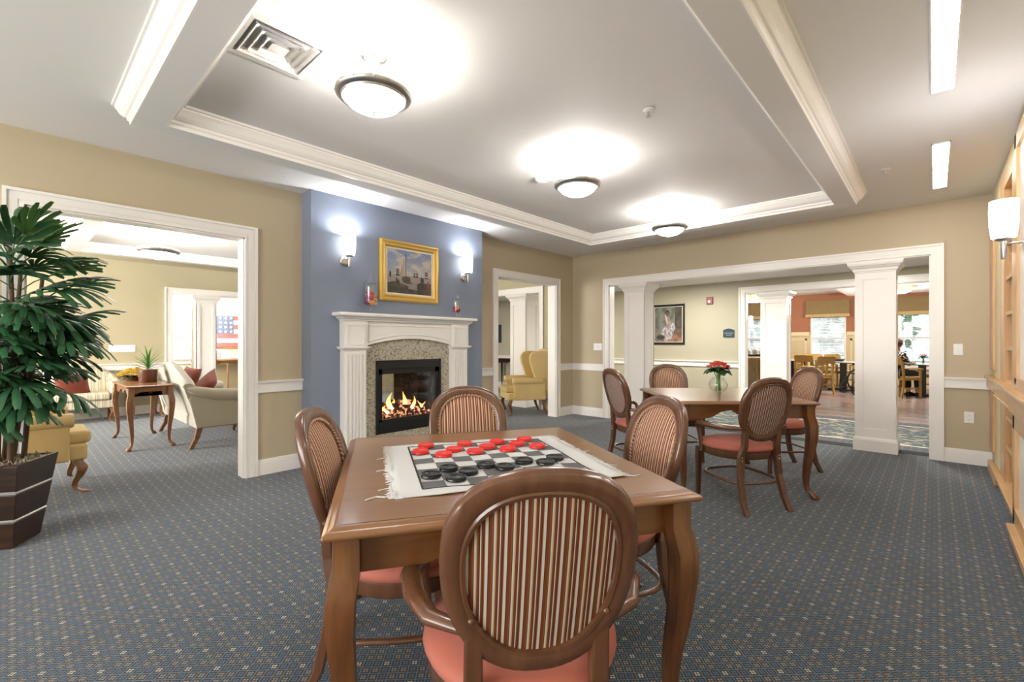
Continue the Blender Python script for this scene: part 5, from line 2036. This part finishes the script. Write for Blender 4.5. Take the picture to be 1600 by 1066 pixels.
# outdoors, seen through the dining windows
struct('ground_outside', MB().box(-16, 14, YD + .2, 44, -0.3, -0.1), M['grass'])
rnd = random.Random(9)
for k in range(6):
    x, y, s = -11 + k * 4.3, 24 + rnd.uniform(-1, 4), rnd.uniform(1.5, 2.0)
    bm = MB()
    for q in range(260):
        d = Vector((rnd.gauss(0, 1), rnd.gauss(0, 1), rnd.gauss(0, 1))).normalized() * rnd.uniform(.75, 1.0)
        c = Vector((d.x * s, d.y * s, s * .95 + d.z * s))
        a, b_ = Vector((rnd.uniform(-1, 1), rnd.uniform(-1, 1), rnd.uniform(-1, 1))).normalized() * .2, Vector((rnd.uniform(-1, 1), rnd.uniform(-1, 1), rnd.uniform(-1, 1))).normalized() * .2
        bm.add([c + a, c + b_, c - a, c - b_], [(0, 1, 2, 3)])
    t = empty('shrub', (x, y, -.1))
    tag(t, 'leafy green shrub outside, %s beyond the dining windows' % ('leftmost', 'second from left', 'third from left', 'middle one', 'third from right', 'second from right')[k], 'shrub', 'shrubs outside the dining windows')
    bm.obj('foliage', M['hedge'], t, kind='stuff')
    MB().tube([(0, 0, 0), (0, 0, s)], .07, 7).obj('stem', M['cane'], t)


# ------------------------------------------------------------------ dining furniture
def at(px, d):
    """floor point seen in image column px at depth d"""
    l = (px - 800) / 718.0 * d
    yaw = math.atan(660 / 718.0)
    return (-math.sin(yaw) * d + math.cos(yaw) * l, math.cos(yaw) * d + math.sin(yaw) * l)


def dining_table(loc, w, label, dark=True):
    t = empty('dining_table', (loc[0], loc[1], 0))
    tag(t, label, 'table', 'dining room tables')
    h = w / 2
    MB().loft([[(-h + o, -h + o, zz), (h - o, -h + o, zz), (h - o, h - o, zz), (-h + o, h - o, zz)] for o, zz in ((.01, .725), (0, .73), (0, .75), (.004, .755))]).obj('tabletop', M['tabletop'], t, bevel=.02, seg=3)
    MB().box(-h + .002, h - .002, -h - .003, h + .003, .728, .742).box(-h - .003, h + .003, -h + .002, h - .002, .728, .742).obj('edge_band', M['black'], t)
    MB().box(-.07, .07, -.07, .07, .04, .725).obj('pedestal', M['black'], t, bevel=.01)
    MB().box(-.34, .34, -.05, .05, 0, .045).box(-.05, .05, -.34, .34, 0, .045).obj('base', M['black'], t, bevel=.006)
    return t


dA, dB, dC = at(1318, 11.9), at(1441, 10.75), at(1236, 13.2)
dining_table(dA, 1.05, 'grey-topped dining table with black base before the blind, left of the big column')
dining_table(dB, 1.05, 'grey-topped dining table with the flower vase where a person sits')
dining_table(dC, 1.15, 'grey-topped dining table half hidden by the corridor column')


def slat_chair_proto():
    """oak dining armchair, faces local +Y"""
    t = empty('dining_chair')
    W_ = M['chairy']
    for s in (-1, 1):
        MB().loft([[(s * .20 - .018, y - .02, zz), (s * .20 + .018, y - .02, zz), (s * .20 + .018, y + .02, zz), (s * .20 - .018, y + .02, zz)] for y, zz in ((-.29, 0), (-.23, .25), (-.22, .46), (-.25, .70), (-.31, .90))]).obj('rear_leg', W_, t)
        MB().box(s * .22 - .02, s * .22 + .02, .18, .22, 0, .64).obj('front_leg', W_, t, bevel=.004)
        MB().tube([(s * .22, -.24, .66), (s * .245, -.05, .67), (s * .24, .18, .655), (s * .235, .24, .64)], .024, 8, flat=.6).obj('arm', W_, t, smooth=60)
        MB().box(s * .21 - .01, s * .21 + .01, -.22, .19, .20, .23).obj('stretcher', W_, t)
    MB().box(-.22, .22, -.22, .22, .39, .44).obj('seat_rail', W_, t)
    MB().box(-.225, .225, -.20, .235, .44, .48).obj('seat_pad', M['yellow'], t, bevel=.018, seg=3)
    MB().loft([[(-.19, y, zz), (.19, y, zz), (.19, y + .022, zz), (-.19, y + .022, zz)] for y, zz in ((-.27, .735), (-.32, .915))]).obj('crest_rail', W_, t, bevel=.006)
    for x in (-.055, .055):
        MB().loft([[(x - .022, y, zz), (x + .022, y, zz), (x + .022, y + .012, zz), (x - .022, y + .012, zz)] for y, zz in ((-.222, .47), (-.27, .76))]).obj('back_slat', W_, t)
    return t


cp = slat_chair_proto()
fwd = R(132.6)          # camera heading
spots = [(1277, 11.2, 4, 'yellowish oak dining armchair with its back to us, left of the wheelchair'),
         (1312, 12.75, 180, 'oak dining armchair on the window side of the middle dining table'),
         (1262, 12.2, -50, 'oak dining armchair turned sideways between two dining tables'),
         (1240, 13.75, 170, 'oak dining armchair farthest back, near the wainscot by the corridor column'),
         (1272, 13.1, 150, 'oak dining armchair seen edge-on behind the hidden dining table'),
         (1411, 10.55, -80, 'oak dining armchair at right in which the person sits'),
         (1466, 11.1, 90, 'dark-seated dining armchair partly hidden by the right door casing')]
for k, (px_, d, da, lab) in enumerate(spots):
    x, y = at(px_, d)
    c = cp if k == 0 else dup(cp)
    c.location = (x, y, 0)
    c.rotation_euler = (0, 0, fwd + R(da) - PI / 2)
    tag(c, lab, 'chair', 'oak dining armchairs')

x, y = dB
bouquet((x + .02, y - .05, .755), 0.85, 'small vase of pink flowers on the dining table beside the seated person', 'tall', 'petalr', 26, 8)
x, y = dA
o = MB().lathe([(0.001, 0), (.10, 0), (.15, .05), (.145, .055), (.09, .02), (0.001, .015)], n=20).obj('serving_bowl', M['navy'], None, smooth=40)
o.location = (x - .12, y + .1, .755)
tag(o, 'dark blue bowl on the middle dining table before the blind', 'bowl')
for k, (dx, dy, lab) in enumerate(((-.18, -.18, 'white menu card lying on the table by the person'), (-.05, .2, 'white napkin sheet lying near the vase on the person\'s table'))):
    o = MB().box(-.10, .10, -.07, .07, 0, .004).obj('menu_card', M['white'], None)
    o.location = (dB[0] + dx, dB[1] + dy, .7555)
    o.rotation_euler = (0, 0, .4 + k)
    tag(o, lab, 'paper', 'papers on the dining table')

# buffet counter with dishes
x, y = at(1175, 12.0)
bf = empty('buffet_cabinet', (x, y, 0), R(42))
tag(bf, 'oak buffet cabinet with pale worktop, seen in the slit left of the corridor column', 'cabinet')
MB().box(-.45, .45, -.28, .28, .08, .84).obj('carcass', M['chairy'], bf)
MB().box(-.42, .42, -.26, .26, 0, .08).obj('toe_kick', M['black'], bf)
MB().box(-.49, .49, -.32, .32, .84, .88).obj('worktop', M['cream'], bf, bevel=.01)
for s in (-1, 1):
    d_ = MB().box(s * .22 - .19, s * .22 + .19, -.30, -.28, .12, .80).obj('door', M['val'], bf, bevel=.004)
    MB().box(s * .06 - .005, s * .06 + .005, -.325, -.30, .50, .60).obj('handle', M['nickel'], d_)
tr = MB().box(-.35, .35, -.22, .22, 0, .06).obj('serving_tray', M['black'], None, bevel=.01)
tr.location = (x, y, .88)
tr.rotation_euler = (0, 0, R(42))
tag(tr, 'long black tray on the buffet worktop holding white china', 'tray')
for k in range(4):
    a = R(42)
    dx = (-.24 + .16 * k)
    o = MB().lathe([(0.001, 0), (.045, 0), (.060, .06), (.05, .10), (.02, .125), (.008, .13), (.012, .145), (0.001, .15)], n=18).obj('china_pot', M['dish'], None, smooth=40)
    o.location = (x + dx * math.cos(a), y + dx * math.sin(a), .94)
    s = (0.8, 1.0, 1.25, 1.1)[k]
    o.scale = (s, s, s)
    tag(o, 'white china pot on the black buffet tray, ' + ('smallest, at the left end', 'second from left', 'tallest, third from left', 'at the right end')[k], 'teapot', 'white china pots on the buffet tray')

# hanging lamps
for px_, d, zz, lab in ((1180, 12.6, 2.40, 'amber drum ceiling lamp in the slit left of the corridor column'), (1398, 10.6, 2.42, 'amber drum ceiling lamp right of the big column')):
    x, y = at(px_, d)
    t = empty('drum_lamp', (x, y, 0))
    tag(t, lab, 'ceiling light', 'amber drum lamps in the dining room')
    MB().lathe([(.30, zz), (.30, zz + .13), (.29, zz + .13), (.29, zz)], n=32).obj('shade', M['amber'], t, smooth=40)
    MB().lathe([(0.001, zz - .05), (.20, zz - .045), (.285, zz), (0.001, zz + .005)], n=32).obj('diffuser', M['shade'], t, smooth=50)
    MB().lathe([(0.001, zz), (.012, zz), (.012, 2.69), (.05, 2.70), (0.001, 2.70)], n=12).obj('stem', M['nickel'], t)
    point('bulb', (x, y, zz - .12), 42, .12, (1, .9, .78))
x, y = at(1173, 10.9)
t = empty('pendant_lamp', (x, y, 0))
tag(t, 'slim pale glass pendant lamp on a long cord, left of the corridor column', 'ceiling light')
MB().lathe([(0.001, 1.63), (.045, 1.63), (.050, 1.86), (.02, 1.88), (0.001, 1.88)], n=20).obj('shade', emit('pendant_glass', (1, .8, .5), .6), t, smooth=40)
MB().tube([(0, 0, 1.88), (0, 0, 2.3), (0, 0, 2.69)], .006, 6).obj('cord', M['nickel'], t)

# wheelchair
x, y = at(1352, 11.1)
wc = empty('wheelchair', (x, y, 0), fwd + R(82) - PI / 2)
tag(wc, 'black wheelchair partly hidden behind the big white column', 'wheelchair')


def wheel(m, cx, cy, cz, r, tr, spokes, sp_m=None):
    m.tube([(cx, cy + r * math.cos(2 * PI * k / 36), cz + r * math.sin(2 * PI * k / 36)) for k in range(36)], tr, 8, closed=True, up=(1, 0, 0))


for s in (-1, 1):
    m = MB()
    wheel(m, s * .29, -.05, .31, .29, .019, 0)
    w_ = m.obj('wheel', M['blackrub'], wc, smooth=60)
    m = MB()
    for k in range(12):
        a = 2 * PI * k / 12
        m.tube([(s * .29, -.05, .31), (s * .29, -.05 + .28 * math.cos(a), .31 + .28 * math.sin(a))], .003, 4)
    m.ball((s * .29, -.05, .31), .03, 8, 6)
    m.obj('spoke', M['nickel'], w_)
    m = MB()
    wheel(m, s * .33, -.05, .31, .26, .007, 0)
    m.obj('push_rim', M['nickel'], wc, smooth=60)
    m = MB()
    wheel(m, s * .24, .36, .08, .065, .014, 0)
    m.obj('caster', M['blackrub'], wc, smooth=60)
    MB().tube([(s * .25, -.27, .92), (s * .25, -.22, .86), (s * .25, -.20, .48), (s * .25, .22, .48), (s * .25, .30, .35), (s * .24, .36, .10)], .012, 8).tube([(s * .25, -.21, .70), (s * .25, .15, .70), (s * .25, .20, .66), (s * .25, .20, .48)], .012, 8).tube([(s * .25, -.20, .48), (s * .25, -.18, .14), (s * .25, .30, .14)], .011, 8).obj('side_frame', M['black'], wc, smooth=60)
    MB().box(s * .25 - .025, s * .25 + .025, -.15, .14, .71, .74).obj('armrest', M['blackrub'], wc, bevel=.008)
    MB().tube([(s * .22, .30, .40), (s * .22, .46, .14)], .010, 6).box(s * .22 - .07, s * .22 + .07, .40, .54, .10, .115).obj('footrest', M['black'], wc)
MB().box(-.24, .24, -.20, .22, .47, .495).obj('seat', M['slacks'], wc, bevel=.006)
MB().box(-.24, .24, -.235, -.215, .50, .88).obj('backrest', M['slacks'], wc, bevel=.006)


# ------------------------------------------------------------------ seated person (skin-modifier body)
def skin_obj(name, verts, edges, radii, mat, parent, sub=2):
    me = bpy.data.meshes.new(name)
    me.from_pydata(verts, edges, [])
    o = bpy.data.objects.new(name, me)
    COL.objects.link(o)
    o.parent = parent
    md = o.modifiers.new('skin', 'SKIN')
    md.use_smooth_shade = True
    if not me.skin_vertices:
        bpy.context.view_layer.objects.active = o
        me.skin_vertices_add() if hasattr(me, 'skin_vertices_add') else None
    layer = me.skin_vertices[0] if me.skin_vertices else None
    if layer:
        for i, r in enumerate(radii):
            rr = r if isinstance(r, tuple) else (r, r)
            layer.data[i].radius = rr
        layer.data[0].use_root = True
    sb = o.modifiers.new('sub', 'SUBSURF')
    sb.levels = sb.render_levels = sub
    me.materials.append(mat)
    return o


x, y = at(1405, 10.60)
ps = empty('person', (x, y, 0), fwd + R(-80) - PI / 2)
tag(ps, 'person with short brown hair and a black-and-white patterned top, seated at the dining table', 'person')
# pelvis, spine, neck, head | arms | legs   (faces local +Y, seat height .48)
V_ = [(0, -.06, .56), (0, -.07, .68), (0, -.08, .84), (0, -.08, .98), (0, -.07, 1.04), (0, -.055, 1.10), (0, -.045, 1.20),
      (.15, -.08, .96), (.20, -.02, .76), (.15, .22, .77), (.12, .29, .775),
      (-.15, -.08, .96), (-.20, -.02, .76), (-.15, .22, .77), (-.12, .29, .775),
      (.10, -.04, .54), (.11, .36, .53), (.11, .38, .12), (.11, .40, .06), (.11, .52, .04),
      (-.10, -.04, .54), (-.11, .36, .53), (-.11, .38, .12), (-.11, .40, .06), (-.11, .52, .04)]
E_ = [(0, 1), (1, 2), (2, 3), (3, 4), (4, 5), (5, 6), (3, 7), (7, 8), (8, 9), (9, 10), (3, 11), (11, 12), (12, 13), (13, 14), (0, 15), (15, 16), (16, 17), (17, 18), (18, 19), (0, 20), (20, 21), (21, 22), (22, 23), (23, 24)]
R_ = [(.15, .12), (.14, .11), (.145, .11), (.11, .085), .055, .055, .06, .062, .047, .034, .028, .062, .047, .034, .028, .095, .065, .045, .042, .030, .095, .065, .045, .042, .030]
body = skin_obj('body', V_, E_, R_, M['skin'], ps)
fv, fe, fr = [], [], []
for s in (-1, 1):
    for k in range(4):
        b_ = len(fv)
        xx = s * .115 + (k - 1.5) * .019
        ln = (.062, .072, .068, .052)[k]
        fv += [(xx, .30, .778), (xx, .335 + ln * .3, .786), (xx, .335 + ln * .8, .776), (xx, .335 + ln, .768)]
        fe += [(b_, b_ + 1), (b_ + 1, b_ + 2), (b_ + 2, b_ + 3)]
        fr += [.011, .009, .008, .007]
    b_ = len(fv)
    fv += [(s * .09, .30, .775), (s * .072, .325, .772), (s * .068, .35, .770)]
    fe += [(b_, b_ + 1), (b_ + 1, b_ + 2)]
    fr += [.011, .010, .008]
skin_obj('fingers', fv, fe, fr, M['skin'], ps, 1)
m = MB()
hc = (0, -.035, 1.215)
rings = []
for i in range(13):
    th = PI * i / 12
    rr = math.sin(th) if 0 < i < 12 else .03
    zz = -math.cos(th)
    ring = []
    for k in range(20):
        a = 2 * PI * k / 20
        cx, cy = math.cos(a), math.sin(a)
        wx = .074 * (1 - .16 * max(0, -zz))
        wy = .096 * (1 - .10 * max(0, -zz))
        fy = cy * wy * rr
        if cy > .8 and -.35 < zz < .15:
            fy += .016 * (1 - abs(zz + .12) * 3)
        ring.append((hc[0] + cx * wx * rr, hc[1] + fy, hc[2] + zz * .118))
    rings.append(ring)
m.loft(rings)
m.obj('head', M['skin'], ps, smooth=80)
m = MB()
for s in (-1, 1):
    m.ball((s * .028, hc[1] + .086, 1.222), .009, 8, 6)
m.obj('eye', M['black'], ps)
MB().ball((0, hc[1] + .088, 1.165), .020, 8, 5, (1, .3, .25)).obj('mouth', M['petalr'], ps)
m = MB()
for s in (-1, 1):
    m.ball((s * .074, hc[1] - .005, 1.205), .02, 8, 6, (.35, .7, 1.2))
m.obj('ear', M['skin'], ps)
m = MB()
rings = []
for i in range(9):
    th = PI * (0.02 + 0.66 * i / 8)
    rr = math.sin(th)
    zz = math.cos(th)
    ring = []
    for k in range(24):
        a = 2 * PI * k / 24
        cx, cy = math.cos(a), math.sin(a)
        f = 1.0
        y_ = cy * .106 * rr - .012
        z_ = 1.222 + zz * .128
        if cy > .35:
            z_ = max(z_, 1.222 + .055 + .03 * (cy - .35))
        ring.append((cx * .084 * rr, hc[1] + y_, z_))
    rings.append(ring)
m.loft(rings, True, True)
m.obj('hair', M['hair'], ps, smooth=80)
skin_obj('blouse', [V_[0], V_[1], V_[2], V_[3], V_[7], V_[8], (.165, .14, .77), V_[11], V_[12], (-.165, .14, .77), (0, -.072, 1.02)],
         [(0, 1), (1, 2), (2, 3), (3, 4), (4, 5), (5, 6), (3, 7), (7, 8), (8, 9), (3, 10)],
         [(.17, .14), (.165, .13), (.165, .13), (.125, .10), .078, .062, .050, .078, .062, .050, .06], M['blouse'], ps)
skin_obj('trousers', [(0, -.06, .55), V_[15], V_[16], (.11, .385, .14), V_[20], V_[21], (-.11, .385, .14)], [(0, 1), (1, 2), (2, 3), (0, 4), (4, 5), (5, 6)],
         [(.155, .12), .105, .078, .062, .105, .078, .062], M['slacks'], ps)
for s in (-1, 1):
    MB().loft([[(s * .11 - w_, y_, z0), (s * .11 + w_, y_, z0), (s * .11 + w_, y_, z1), (s * .11 - w_, y_, z1)] for y_, w_, z0, z1 in ((.34, .03, 0.0, .09), (.38, .042, 0, .10), (.48, .048, 0, .07), (.57, .042, 0, .05), (.60, .02, 0.0, .03))]).obj('shoe', M['black'], ps, bevel=.012, seg=2)
